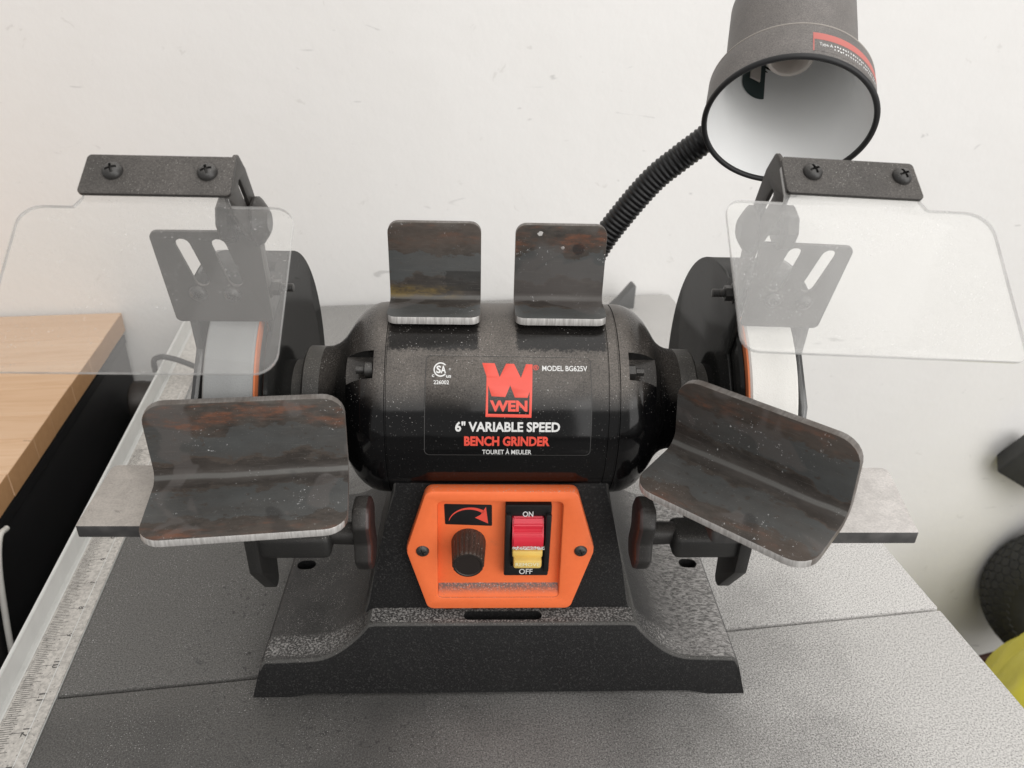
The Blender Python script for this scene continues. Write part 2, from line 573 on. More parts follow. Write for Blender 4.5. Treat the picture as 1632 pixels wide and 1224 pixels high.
def m_steel(name="mill_scale_steel", variant=0):
    m = Mat(name)
    oi = m.n("ShaderNodeObjectInfo")
    off = m.n("ShaderNodeVectorMath", operation="SCALE")
    off.inputs[0].default_value = (0.9, 1.7, 2.3)
    m.L(oi.outputs["Random"], off.inputs[3])
    v = m.n("ShaderNodeVectorMath", operation="ADD")
    m.L(m.co(), v.inputs[0]); m.L(off.outputs[0], v.inputs[1])
    P = v.outputs[0]
    x, y, z = m.xyz()
    st = m.n("ShaderNodeMapping"); st.inputs["Scale"].default_value = (0.42, 1, 1); m.L(P, st.inputs[0])
    st = st.outputs[0]
    s0 = m.math("ADD", z, y)                                # runs -48..48 mm across the two legs
    streak = m.noise(420, 4, 0.65, st)
    edge = m.math("ADD", m.rng(m.noise(55, 2, 0.5, P, 0.3), 0.2, 0.8, -0.007, 0.007, False), m.rng(m.noise(330, 3, 0.7, m.map((0.45, 1, 1))), 0.2, 0.8, -0.0035, 0.0035, False))
    s = m.math("ADD", s0, edge)
    # brown rolled skin, streaked along the length
    c = m.mix(m.rng(streak, 0.25, 0.75), (0.036, 0.031, 0.027), (0.072, 0.061, 0.052))
    tone = m.noise(26, 3, 0.6, st)
    c = m.mix(m.rng(tone, 0.4, 0.65, 0, 0.55), c, (0.090, 0.067, 0.053))
    # bluish mill scale left in the middle of each leg, with a crisp, pitted border
    a_ = m.math("MULTIPLY", m.rng(s, 0.0105, 0.0125), m.rng(s, 0.0290, 0.0282, 0, 1))
    b_ = m.math("MULTIPLY", m.rng(s, -0.0125, -0.0105, 1, 0), m.rng(s, -0.0315, -0.0305))
    blue = m.math("ADD", a_, b_, True)
    pits = m.rng(m.noise(230, 2, 0.5, P), 0.66, 0.69, 1, 0.25)
    cb = m.mix(m.noise(120, 4, 0.6, st), (0.058, 0.061, 0.061), (0.088, 0.092, 0.091))
    c = m.mix(m.math("MULTIPLY", m.math("MULTIPLY", blue, pits), m.rng(m.noise(30, 3, 0.6, st), 0.3, 0.6, 0.55, 0.95)), c, cb)
    # dark skin either side of the bend, then the bend's highlight painted as a pale line
    dk = m.rng(m.math("ABSOLUTE", s), 0.0085, 0.0100, 0.75, 0)
    c = m.mix(dk, c, m.mix(streak, (0.022, 0.019, 0.017), (0.046, 0.039, 0.034)))
    ln = m.rng(m.math("ABSOLUTE", m.math("ADD", s0, m.rng(m.noise(40, 2, 0.5, P), 0.2, 0.8, -0.0008, 0.0008, False))), 0.0010, 0.0026, 0.85, 0)
    c = m.mix(ln, c, (0.115, 0.112, 0.106))
    if variant == 1:      # yellowish stain along the bend
        ye = m.math("MULTIPLY", m.rng(m.math("ABSOLUTE", m.math("SUBTRACT", s0, 0.0035)), 0.0015, 0.006, 1, 0), m.rng(m.noise(90, 4, 0.7, st), 0.35, 0.6))
        c = m.mix(m.math("MULTIPLY", ye, m.rng(x, 0.044, 0.034, 0, 0.85)), c, (0.21, 0.145, 0.045))
        bl = m.math("MULTIPLY", m.rng(m.math("ADD", x, m.rng(m.noise(160, 3), 0.2, 0.8, -0.004, 0.004, False)), 0.030, 0.031), m.rng(m.math("ABSOLUTE", m.math("SUBTRACT", z, 0.013)), 0.0055, 0.0065, 1, 0))
        c = m.mix(m.math("MULTIPLY", bl, 0.75), c, (0.016, 0.015, 0.014))
    if variant == 2:      # one dark round spot and a few pale chips
        ddx = m.math("POWER", m.math("SUBTRACT", x, 0.0355), 2.0)
        ddz = m.math("POWER", m.math("SUBTRACT", z, 0.0330), 2.0)
        c = m.mix(m.rng(m.math("ADD", ddx, ddz), 0.000008, 0.000016, 0.85, 0), c, (0.016, 0.014, 0.014))
        for cx_, cz_, rr2 in ((0.0135, 0.0415, 0.0000022), (0.0265, 0.0335, 0.0000011)):
            e1 = m.math("POWER", m.math("SUBTRACT", m.math("ADD", x, m.rng(m.noise(500, 2), 0.2, 0.8, -0.001, 0.001, False)), cx_), 2.0)
            e2 = m.math("POWER", m.math("SUBTRACT", z, cz_), 2.0)
            c = m.mix(m.rng(m.math("ADD", e1, e2), rr2 * 0.6, rr2, 0.95, 0), c, (0.62, 0.60, 0.58))
    # wet-looking stains with sharp rims
    pt = m.noise(30, 2, 0.5, P, 0.6)
    c = m.mix(m.rng(pt, 0.575, 0.615, 0, 0.55), c, (0.115, 0.104, 0.099))
    pt2 = m.noise(24, 2, 0.5, m.map((1, 1, 1), (4, 2, 7)), 0.4)
    c = m.mix(m.rng(pt2, 0.63, 0.68, 0, 0.5), c, (0.017, 0.016, 0.016))
    # rust along the outer margins
    mg = m.math("ADD", m.math("MULTIPLY", m.rng(s, 0.030, 0.036), m.rng(s, 0.047, 0.043, 0, 1)), m.rng(s, -0.034, -0.042, 0, 0.75))
    rs = m.math("MULTIPLY", m.rng(m.noise(170, 5, 0.7, m.map((0.3, 1, 1))), 0.42, 0.72), mg)
    rs = m.math("MULTIPLY", rs, m.rng(m.noise(24, 3, 0.6, st), 0.33, 0.54))
    c = m.mix(m.math("MULTIPLY", rs, 0.85, True), c, (0.23, 0.082, 0.038))
    c = m.mix(m.rng(s, 0.043, 0.047, 0, 0.6), c, (0.10, 0.090, 0.080))
    # fine scratches along the length, and a greyish film of dust
    scr = m.noise(1500, 2, 0.6, m.map((0.035, 1, 1)))
    c = m.mix(m.rng(scr, 0.62, 0.74, 0, 0.22), c, (0.17, 0.16, 0.15))
    film = m.noise(22, 4, 0.65, m.map((0.5, 1, 1), (2, 5, 1)))
    c = m.mix(m.rng(film, 0.45, 0.72, 0, 0.24), c, (0.135, 0.125, 0.115))
    # white abrasive dust and scratches
    w_ = m.math("MULTIPLY", m.rng(m.noise(560, 3, 0.75, P), 0.63, 0.70), m.rng(m.noise(36, 3, 0.6, P), 0.53, 0.63))
    c = m.mix(m.math("MULTIPLY", w_, 0.85), c, (0.62, 0.62, 0.62))
    c = m.mix(m.rng(m.noise(1500, 1, 0.5, P), 0.73, 0.77, 0, 0.4), c, (0.32, 0.30, 0.28))
    m.set("Base Color", c).set("Metallic", 0.15).set("Specular IOR Level", 0.4)
    m.set("Roughness", m.math("SUBTRACT", m.rng(m.noise(70, 4, 0.6, P), 0.3, 0.7, 0.52, 0.70), m.math("MULTIPLY", blue, 0.08)))
    m.bump(m.math("ADD", streak, m.math("MULTIPLY", pt, 1.5)), 0.22, 0.0004)
    return m.m


def m_cut():
    m = Mat("sawn_edge")
    g = m.noise(700, 3, 0.7, m.map((1, 0.12, 0.12)))
    t = m.noise(45, 3)
    c = m.ramp(g, [(0.3, (0.14, 0.13, 0.12)), (0.7, (0.27, 0.25, 0.235))])
    c = m.mix(m.rng(t, 0.4, 0.62, 0, 0.7), c, (0.085, 0.065, 0.052))
    m.set("Base Color", c).set("Metallic", 0.2).set("Roughness", 0.5)
    return m.m


def m_cut_bright():
    m = Mat("freshly_ground_edge")
    g = m.noise(700, 3, 0.7, m.map((1, 0.12, 0.12)))
    c = m.ramp(g, [(0.3, (0.36, 0.345, 0.33)), (0.7, (0.66, 0.645, 0.625))])
    m.set("Base Color", c).set("Metallic", 0.3).set("Roughness", 0.42)
    return m.m


def m_shield(name, haze, col):
    """thin clear plastic with dust on both faces"""
    m = Mat(name)
    nt = m.nt
    f = m.noise(26, 4, 0.6)
    sp = m.rng(m.noise(1100, 1), 0.68, 0.75, 0, 0.30)
    fac = m.math("ADD", m.rng(f, 0.25, 0.75, haze * 0.85, haze * 1.15, False), m.math("MULTIPLY", sp, m.rng(m.noise(45, 3), 0.4, 0.65)), True)
    tr = m.n("ShaderNodeBsdfTransparent"); tr.inputs[0].default_value = (0.985, 0.985, 0.98, 1)
    df = m.n("ShaderNodeBsdfDiffuse"); df.inputs[0].default_value = (*col, 1)
    gl = m.n("ShaderNodeBsdfGlossy"); gl.inputs["Roughness"].default_value = 0.08
    fr = m.n("ShaderNodeFresnel"); fr.inputs[0].default_value = 1.35
    a = m.n("ShaderNodeMixShader"); m.L(fac, a.inputs[0]); m.L(tr.outputs[0], a.inputs[1]); m.L(df.outputs[0], a.inputs[2])
    b = m.n("ShaderNodeMixShader"); m.L(m.math("MULTIPLY", fr.outputs[0], 0.7), b.inputs[0]); m.L(a.outputs[0], b.inputs[1]); m.L(gl.outputs[0], b.inputs[2])
    m.L(b.outputs[0], m.out.inputs[0])
    return m.m


def m_shield_edge():
    m = Mat("polished_plastic_edge")
    tr = m.n("ShaderNodeBsdfTransparent"); tr.inputs[0].default_value = (0.90, 0.905, 0.905, 1)
    gl = m.n("ShaderNodeBsdfGlossy"); gl.inputs["Roughness"].default_value = 0.15
    df = m.n("ShaderNodeBsdfDiffuse"); df.inputs[0].default_value = (0.88, 0.88, 0.87, 1)
    f = m.noise(60, 2)
    a = m.n("ShaderNodeMixShader"); a.inputs[0].default_value = 0.42; m.L(tr.outputs[0], a.inputs[1]); m.L(df.outputs[0], a.inputs[2])
    b = m.n("ShaderNodeMixShader"); m.L(m.rng(f, 0.3, 0.7, 0.08, 0.3), b.inputs[0]); m.L(a.outputs[0], b.inputs[1]); m.L(gl.outputs[0], b.inputs[2])
    m.L(b.outputs[0], m.out.inputs[0])
    return m.m


def m_base():
    m = dusty("black_crinkle_casting", (0.010, 0.010, 0.0105), (0.42, 0.40, 0.38), 0.42, 0.55, 0.97, 0.11, 0.012, 0.0, 0.85)
    # white dust lies thicker on the right foot
    x, y, z = m.xyz()
    rgt = m.math("MULTIPLY", m.rng(x, 0.085, 0.135), m.rng(m.nz(), 0.6, 0.95))
    wav = m.noise(260, 3, 0.65, m.map((1, 2.6, 1), (0, 0, 0), (0, 0, 0.5)), 0.8)
    f = m.math("MULTIPLY", rgt, m.rng(wav, 0.36, 0.66, 0.12, 0.85))
    hump = m.math("MULTIPLY", m.rng(m.math("ABSOLUTE", x), 0.083, 0.090, 1, 0), m.rng(z, 0.044, 0.050))
    foot = m.math("MULTIPLY", m.rng(m.math("ABSOLUTE", x), 0.092, 0.112), m.rng(y, 0.02, -0.068, 0, 0.75))
    ledge = m.math("MULTIPLY", m.math("MAXIMUM", m.math("MULTIPLY", hump, m.rng(y, -0.046, -0.050)), foot), m.rng(m.nz(), 0.5, 0.9))
    f2 = m.math("MULTIPLY", m.rng(fine, 0.36, 0.64, 0.22, 1.6, False), m.rng(mott, 0.3, 0.7, 0.72, 1.28, False))
    amt = m.math("MULTIPLY", d, f2, True)
    dark = m.mix(m.rng(m.noise(1000, 3, 0.75), 0.34, 0.66), (0.060, 0.058, 0.055), (0.135, 0.130, 0.122))
    near_m = m.rng(x, -0.20, -0.10)                       # flakes lie thicker towards the machine
    fl = m.math("MULTIPLY", m.rng(m.noise(230, 3, 0.65), 0.585, 0.64), m.rng(m.noise(30, 3), 0.40, 0.56))
    dark = m.mix(m.math("MULTIPLY", m.math("MULTIPLY", fl, near_m), 0.85), dark, (0.022, 0.021, 0.021))
    cl = m.math("MULTIPLY", m.rng(m.noise(75, 4, 0.7, None, 0.6), 0.63, 0.70), near_m)
    dark = m.mix(m.math("MULTIPLY", cl, 0.75), dark, (0.030, 0.030, 0.031))
    front = m.math("MULTIPLY", m.rng(y, 0.365, 0.335), m.rng(m.noise(14, 4), 0.35, 0.65, 0.2, 0.6))
    dark = m.mix(front, dark, (0.034, 0.033, 0.033))
    c = m.mix(amt, dark, (0.62, 0.605, 0.585))
    sp = m.math("MULTIPLY", m.rng(m.noise(1200, 1), 0.66, 0.73), m.rng(m.noise(25, 4), 0.36, 0.62, 0.12, 0.8))
    c = m.mix(sp, c, (0.62, 0.61, 0.60))
    m.set("Base Color", c).set("Roughness", 0.62).set("Specular IOR Level", 0.35)
    m.bump(m.math("ADD", fine, mott), 0.04, 0.0002)
    return m.m


def m_wood():
    m = Mat("pine")
    oi = m.n("ShaderNodeObjectInfo")
    v = m.n("ShaderNodeVectorMath", operation="ADD")
    m.L(m.map((1.2, 14, 14)), v.inputs[0])
    m.L(oi.outputs["Location"], v.inputs[1])
    mul = m.n("ShaderNodeVectorMath", operation="SCALE")
    m.L(oi.outputs["Random"], mul.inputs[3])
    mul.inputs[0].default_value = (9, 7, 5)
    v2 = m.n("ShaderNodeVectorMath", operation="ADD")
    m.L(v.outputs[0], v2.inputs[0]); m.L(mul.outputs[0], v2.inputs[1])
    g = m.noise(6, 5, 0.6, v2.outputs[0], 0.9)
    c = m.ramp(g, [(0.25, (0.58, 0.36, 0.20)), (0.5, (0.68, 0.455, 0.285)), (0.75, (0.74, 0.53, 0.36))])
    c = m.mix(m.math("MULTIPLY", oi.outputs["Random"], 0.35), c, (0.53, 0.33, 0.19))
    sp = m.noise(30, 3, 0.6)
    c = m.mix(m.rng(sp, 0.70, 0.75, 0, 0.5), c, (0.20, 0.11, 0.06))
    g2 = m.n("ShaderNodeNewGeometry")
    tr_ = m.n("ShaderNodeVectorTransform", vector_type="NORMAL", convert_from="WORLD", convert_to="OBJECT")
    m.L(g2.outputs["Normal"], tr_.inputs[0])
    endg = m.rng(m.xyz(tr_.outputs[0])[0], 0.6, 0.9)
    c = m.mix(endg, c, m.mix(m.noise(130, 3, 0.6), (0.44, 0.235, 0.105), (0.56, 0.32, 0.155)))
    m.set("Base Color", c).set("Roughness", 0.55)
    m.bump(g, 0.04, 0.0006)
    return m.m


def m_tape():
    m = Mat("scale_tape_paper")
    f = m.noise(300, 4, 0.7)
    g = m.noise(35, 4, 0.6)
    c = m.mix(m.rng(f, 0.35, 0.7, 0, 0.75), (0.58, 0.55, 0.51), (0.28, 0.265, 0.245))
    c = m.mix(m.rng(g, 0.45, 0.7, 0, 0.35), c, (0.30, 0.28, 0.26))
    c = m.mix(m.rng(m.noise(520, 2, 0.6), 0.62, 0.70, 0, 0.7), c, (0.10, 0.095, 0.09))
    m.set("Base Color", c).set("Roughness", 0.6)
    return m.m


def m_motor():
    m = Mat("glossy_black_housing")
    nz = m.nz()
    x, y, z = m.xyz()
    upf = m.rng(nz, 0.34, 0.66)  # settled dust, its colour also standing in for the upper reflection
    fine = m.noise(1300, 2, 0.7)
    big = m.noise(30, 4)
    # two ragged rectangles by the steel pieces get much less dust colour
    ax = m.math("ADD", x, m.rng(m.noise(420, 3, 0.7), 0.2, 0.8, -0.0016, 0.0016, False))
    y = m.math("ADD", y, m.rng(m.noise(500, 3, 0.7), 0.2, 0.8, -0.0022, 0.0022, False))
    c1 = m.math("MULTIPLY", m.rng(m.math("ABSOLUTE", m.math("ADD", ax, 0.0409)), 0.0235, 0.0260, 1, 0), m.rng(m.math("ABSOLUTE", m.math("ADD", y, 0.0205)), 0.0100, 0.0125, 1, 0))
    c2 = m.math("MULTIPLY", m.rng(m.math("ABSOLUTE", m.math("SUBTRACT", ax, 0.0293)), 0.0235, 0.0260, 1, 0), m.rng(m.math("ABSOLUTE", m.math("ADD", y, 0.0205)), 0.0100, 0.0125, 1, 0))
    dust_keep = m.math("SUBTRACT", 1.0, m.math("MULTIPLY", m.math("MAXIMUM", c1, c2), 0.88))
    a = m.math("MULTIPLY", m.math("MULTIPLY", upf, dust_keep), m.rng(fine, 0.3, 0.7, 0.22, 0.60, False))
    bell = m.rng(m.math("ABSOLUTE", m.math("ADD", x, 0.0029)), 0.066, 0.076, 1, 0.38)
    a = m.math("MULTIPLY", m.math("MULTIPLY", a, bell), m.rng(big, 0.3, 0.7, 0.62, 1.08), True)
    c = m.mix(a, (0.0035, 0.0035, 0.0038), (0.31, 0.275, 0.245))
    sp = m.math("MULTIPLY", m.rng(m.noise(1250, 1), 0.70, 0.76), m.rng(nz, -0.1, 0.7, 0.10, 0.8))
    sp = m.math("MULTIPLY", sp, m.rng(m.noise(60, 3), 0.4, 0.65, 0.15, 1.2))
    c = m.mix(sp, c, (0.50, 0.48, 0.46))
    m.set("Base Color", c).set("Roughness", m.math("ADD", m.math("MULTIPLY", a, 0.9), 0.11, True)).set("Specular IOR Level", 0.30)
    m.bump(m.noise(240, 3), 0.05, 0.0003)
    return m.m


def m_steel(name="mill_scale_steel", variant=0):
    m = Mat(name)
    oi = m.n("ShaderNodeObjectInfo")
    off = m.n("ShaderNodeVectorMath", operation="SCALE")
    off.inputs[0].default_value = (0.9, 1.7, 2.3)
    m.L(oi.outputs["Random"], off.inputs[3])
    v = m.n("ShaderNodeVectorMath", operation="ADD")
    m.L(m.co(), v.inputs[0]); m.L(off.outputs[0], v.inputs[1])
    P = v.outputs[0]
    x, y, z = m.xyz()
    st = m.n("ShaderNodeMapping"); st.inputs["Scale"].default_value = (0.42, 1, 1); m.L(P, st.inputs[0])
    st = st.outputs[0]
    s0 = m.math("ADD", z, y)                                # runs -48..48 mm across the two legs
    streak = m.noise(420, 4, 0.65, st)
    edge = m.math("ADD", m.rng(m.noise(55, 2, 0.5, P, 0.3), 0.2, 0.8, -0.007, 0.007, False), m.rng(m.noise(330, 3, 0.7, m.map((0.45, 1, 1))), 0.2, 0.8, -0.0035, 0.0035, False))
    s = m.math("ADD", s0, edge)
    # brown rolled skin, streaked along the length
    c = m.mix(m.rng(streak, 0.25, 0.75), (0.036, 0.031, 0.027), (0.072, 0.061, 0.052))
    tone = m.noise(26, 3, 0.6, st)
    c = m.mix(m.rng(tone, 0.4, 0.65, 0, 0.55), c, (0.090, 0.067, 0.053))
    # bluish mill scale left in the middle of each leg, with a crisp, pitted border
    a_ = m.math("MULTIPLY", m.rng(s, 0.0105, 0.0125), m.rng(s, 0.0290, 0.0282, 0, 1))
    b_ = m.math("MULTIPLY", m.rng(s, -0.0125, -0.0105, 1, 0), m.rng(s, -0.0315, -0.0305))
    blue = m.math("ADD", a_, b_, True)
    pits = m.rng(m.noise(230, 2, 0.5, P), 0.66, 0.69, 1, 0.25)
    cb = m.mix(m.noise(120, 4, 0.6, st), (0.058, 0.061, 0.061), (0.088, 0.092, 0.091))
    c = m.mix(m.math("MULTIPLY", m.math("MULTIPLY", blue, pits), m.rng(m.noise(30, 3, 0.6, st), 0.3, 0.6, 0.55, 0.95)), c, cb)
    # dark skin either side of the bend, then the bend's highlight painted as a pale line
    dk = m.rng(m.math("ABSOLUTE", s), 0.0085, 0.0100, 0.75, 0)
    c = m.mix(dk, c, m.mix(streak, (0.022, 0.019, 0.017), (0.046, 0.039, 0.034)))
    ln = m.rng(m.math("ABSOLUTE", m.math("ADD", s0, m.rng(m.noise(40, 2, 0.5, P), 0.2, 0.8, -0.0008, 0.0008, False))), 0.0010, 0.0026, 0.85, 0)
    c = m.mix(ln, c, (0.115, 0.112, 0.106))
    if variant == 1:      # yellowish stain along the bend
        ye = m.math("MULTIPLY", m.rng(m.math("ABSOLUTE", m.math("SUBTRACT", s0, 0.0035)), 0.0015, 0.006, 1, 0), m.rng(m.noise(90, 4, 0.7, st), 0.35, 0.6))
        c = m.mix(m.math("MULTIPLY", ye, m.rng(x, 0.044, 0.034, 0, 0.85)), c, (0.21, 0.145, 0.045))
        bl = m.math("MULTIPLY", m.rng(m.math("ADD", x, m.rng(m.noise(160, 3), 0.2, 0.8, -0.004, 0.004, False)), 0.030, 0.031), m.rng(m.math("ABSOLUTE", m.math("SUBTRACT", z, 0.013)), 0.0055, 0.0065, 1, 0))
        c = m.mix(m.math("MULTIPLY", bl, 0.75), c, (0.016, 0.015, 0.014))
    if variant == 2:      # one dark round spot and a few pale chips
        ddx = m.math("POWER", m.math("SUBTRACT", x, 0.0355), 2.0)
        ddz = m.math("POWER", m.math("SUBTRACT", z, 0.0330), 2.0)
        c = m.mix(m.rng(m.math("ADD", ddx, ddz), 0.000008, 0.000016, 0.85, 0), c, (0.016, 0.014, 0.014))
        for cx_, cz_, rr2 in ((0.0135, 0.0415, 0.0000022), (0.0265, 0.0335, 0.0000011)):
            e1 = m.math("POWER", m.math("SUBTRACT", m.math("ADD", x, m.rng(m.noise(500, 2), 0.2, 0.8, -0.001, 0.001, False)), cx_), 2.0)
            e2 = m.math("POWER", m.math("SUBTRACT", z, cz_), 2.0)
            c = m.mix(m.rng(m.math("ADD", e1, e2), rr2 * 0.6, rr2, 0.95, 0), c, (0.62, 0.60, 0.58))
    # wet-looking stains with sharp rims
    pt = m.noise(30, 2, 0.5, P, 0.6)
    c = m.mix(m.rng(pt, 0.575, 0.615, 0, 0.55), c, (0.115, 0.104, 0.099))
    pt2 = m.noise(24, 2, 0.5, m.map((1, 1, 1), (4, 2, 7)), 0.4)
    c = m.mix(m.rng(pt2, 0.63, 0.68, 0, 0.5), c, (0.017, 0.016, 0.016))
    # rust along the outer margins
    mg = m.math("ADD", m.math("MULTIPLY", m.rng(s, 0.030, 0.036), m.rng(s, 0.047, 0.043, 0, 1)), m.rng(s, -0.034, -0.042, 0, 0.75))
    rs = m.math("MULTIPLY", m.rng(m.noise(170, 5, 0.7, m.map((0.3, 1, 1))), 0.42, 0.72), mg)
    rs = m.math("MULTIPLY", rs, m.rng(m.noise(24, 3, 0.6, st), 0.33, 0.54))
    c = m.mix(m.math("MULTIPLY", rs, 0.85, True), c, (0.23, 0.082, 0.038))
    c = m.mix(m.rng(s, 0.043, 0.047, 0, 0.6), c, (0.10, 0.090, 0.080))
    # fine scratches along the length, and a greyish film of dust
    scr = m.noise(1500, 2, 0.6, m.map((0.035, 1, 1)))
    c = m.mix(m.rng(scr, 0.62, 0.74, 0, 0.22), c, (0.17, 0.16, 0.15))
    film = m.noise(22, 4, 0.65, m.map((0.5, 1, 1), (2, 5, 1)))
    c = m.mix(m.rng(film, 0.45, 0.72, 0, 0.24), c, (0.135, 0.125, 0.115))
    # white abrasive dust and scratches
    w_ = m.math("MULTIPLY", m.rng(m.noise(560, 3, 0.75, P), 0.63, 0.70), m.rng(m.noise(36, 3, 0.6, P), 0.53, 0.63))
    c = m.mix(m.math("MULTIPLY", w_, 0.85), c, (0.62, 0.62, 0.62))
    c = m.mix(m.rng(m.noise(1500, 1, 0.5, P), 0.73, 0.77, 0, 0.4), c, (0.32, 0.30, 0.28))
    m.set("Base Color", c).set("Metallic", 0.15).set("Specular IOR Level", 0.4)
    m.set("Roughness", m.math("SUBTRACT", m.rng(m.noise(70, 4, 0.6, P), 0.3, 0.7, 0.52, 0.70), m.math("MULTIPLY", blue, 0.08)))
    m.bump(m.math("ADD", streak, m.math("MULTIPLY", pt, 1.5)), 0.22, 0.0004)
    return m.m


def m_cut():
    m = Mat("sawn_edge")
    g = m.noise(700, 3, 0.7, m.map((1, 0.12, 0.12)))
    t = m.noise(45, 3)
    c = m.ramp(g, [(0.3, (0.14, 0.13, 0.12)), (0.7, (0.27, 0.25, 0.235))])
    c = m.mix(m.rng(t, 0.4, 0.62, 0, 0.7), c, (0.085, 0.065, 0.052))
    m.set("Base Color", c).set("Metallic", 0.2).set("Roughness", 0.5)
    return m.m


def m_cut_bright():
    m = Mat("freshly_ground_edge")
    g = m.noise(700, 3, 0.7, m.map((1, 0.12, 0.12)))
    c = m.ramp(g, [(0.3, (0.36, 0.345, 0.33)), (0.7, (0.66, 0.645, 0.625))])
    m.set("Base Color", c).set("Metallic", 0.3).set("Roughness", 0.42)
    return m.m


def m_shield(name, haze, col):
    """thin clear plastic with dust on both faces"""
    m = Mat(name)
    nt = m.nt
    f = m.noise(26, 4, 0.6)
    sp = m.rng(m.noise(1100, 1), 0.68, 0.75, 0, 0.30)
    fac = m.math("ADD", m.rng(f, 0.25, 0.75, haze * 0.85, haze * 1.15, False), m.math("MULTIPLY", sp, m.rng(m.noise(45, 3), 0.4, 0.65)), True)
    tr = m.n("ShaderNodeBsdfTransparent"); tr.inputs[0].default_value = (0.985, 0.985, 0.98, 1)
    df = m.n("ShaderNodeBsdfDiffuse"); df.inputs[0].default_value = (*col, 1)
    gl = m.n("ShaderNodeBsdfGlossy"); gl.inputs["Roughness"].default_value = 0.08
    fr = m.n("ShaderNodeFresnel"); fr.inputs[0].default_value = 1.35
    a = m.n("ShaderNodeMixShader"); m.L(fac, a.inputs[0]); m.L(tr.outputs[0], a.inputs[1]); m.L(df.outputs[0], a.inputs[2])
    b = m.n("ShaderNodeMixShader"); m.L(m.math("MULTIPLY", fr.outputs[0], 0.7), b.inputs[0]); m.L(a.outputs[0], b.inputs[1]); m.L(gl.outputs[0], b.inputs[2])
    m.L(b.outputs[0], m.out.inputs[0])
    return m.m


def m_shield_edge():
    m = Mat("polished_plastic_edge")
    tr = m.n("ShaderNodeBsdfTransparent"); tr.inputs[0].default_value = (0.90, 0.905, 0.905, 1)
    gl = m.n("ShaderNodeBsdfGlossy"); gl.inputs["Roughness"].default_value = 0.15
    df = m.n("ShaderNodeBsdfDiffuse"); df.inputs[0].default_value = (0.88, 0.88, 0.87, 1)
    f = m.noise(60, 2)
    a = m.n("ShaderNodeMixShader"); a.inputs[0].default_value = 0.42; m.L(tr.outputs[0], a.inputs[1]); m.L(df.outputs[0], a.inputs[2])
    b = m.n("ShaderNodeMixShader"); m.L(m.rng(f, 0.3, 0.7, 0.08, 0.3), b.inputs[0]); m.L(a.outputs[0], b.inputs[1]); m.L(gl.outputs[0], b.inputs[2])
    m.L(b.outputs[0], m.out.inputs[0])
    return m.m


def m_base():
    m = dusty("black_crinkle_casting", (0.010, 0.010, 0.0105), (0.42, 0.40, 0.38), 0.42, 0.55, 0.97, 0.11, 0.012, 0.0, 0.85)
    # white dust lies thicker on the right foot
    x, y, z = m.xyz()
    rgt = m.math("MULTIPLY", m.rng(x, 0.085, 0.135), m.rng(m.nz(), 0.6, 0.95))
    wav = m.noise(260, 3, 0.65, m.map((1, 2.6, 1), (0, 0, 0), (0, 0, 0.5)), 0.8)
    f = m.math("MULTIPLY", rgt, m.rng(wav, 0.36, 0.66, 0.12, 0.85))
    ledge = m.math("MULTIPLY", m.math("MULTIPLY", m.rng(m.math("ABSOLUTE", y), 0.068, 0.062, 0, 1), m.rng(y, -0.046, -0.052)), m.rng(m.nz(), 0.5, 0.9))
    f2 = m.math("MULTIPLY", ledge, m.rng(m.noise(800, 2), 0.42, 0.70, 0.0, 0.72))
    old = m.b.inputs["Base Color"].links[0].from_socket
    gr_ = m.rng(m.noise(850, 2, 0.7), 0.52, 0.72, 0, 0.75)
    old = m.mix(gr_, old, (0.052, 0.051, 0.050))
    m.set("Base Color", m.mix(m.math("MAXIMUM", f, f2), old, (0.45, 0.435, 0.42))).set("Specular IOR Level", 0.20)
    m.bump(m.math("ADD", m.noise(1000, 2), m.math("MULTIPLY", m.noise(420, 2), 0.8)), 0.5, 0.0004)
    return m.m


def m_orange():
    m = Mat("orange_plastic")
    n = m.noise(300, 3)
    c = m.mix(n, (0.86, 0.165, 0.048), (0.93, 0.195, 0.06))
    x, y, z = m.xyz()
    up_ = m.rng(m.nz(), 0.30, 0.55)
    d = m.math("MULTIPLY", up_, m.math("MULTIPLY", m.rng(z, 0.0790, 0.0770, 0, 1), m.rng(m.noise(1000, 3, 0.7), 0.30, 0.55, 0.35, 0.95)))
    c = m.mix(d, c, (0.075, 0.065, 0.06))
    sp = m.math("MULTIPLY", up_, m.rng(m.noise(1300, 1), 0.64, 0.70, 0, 0.8))
    c = m.mix(sp, c, (0.5, 0.46, 0.43))
    c = m.mix(m.rng(m.noise(40, 5, 0.7), 0.55, 0.75, 0, 0.22), c, (0.30, 0.13, 0.07))
    c = m.mix(m.math("MULTIPLY", m.rng(m.noise(1400, 1), 0.70, 0.75), m.rng(z, 0.10, 0.06, 0.15, 0.6)), c, (0.16, 0.13, 0.11))
    m.set("Base Color", c).set("Roughness", m.rng(m.noise(60, 3), 0.3, 0.7, 0.30, 0.48))
    return m.m


def m_rest(name, light):
    m = Mat(name)
    up_ = m.rng(m.nz(), 0.7, 0.95)
    n = m.noise(75, 5, 0.7, None, 0.6)
    c = m.mix(m.rng(n, 0.3, 0.7), tuple(k * 0.86 for k in light), tuple(k * 1.14 for k in light))
    c = m.mix(m.rng(m.noise(85, 5, 0.75, None, 1.0), 0.58, 0.70, 0, 0.6), c, tuple(k * 0.4 for k in light))
    c = m.mix(m.rng(m.noise(900, 2), 0.35, 0.7, 0, 0.3), c, tuple(k * 0.5 for k in light))
    side = m.mix(m.rng(m.noise(60, 4), 0.35, 0.7), (0.035, 0.034, 0.034), (0.09, 0.087, 0.084))
    m.set("Base Color", m.mix(up_, side, c)).set("Roughness", 0.55).set("Metallic", 0.15)
    m.bump(m.noise(300, 4), 0.15, 0.0004)
    return m.m


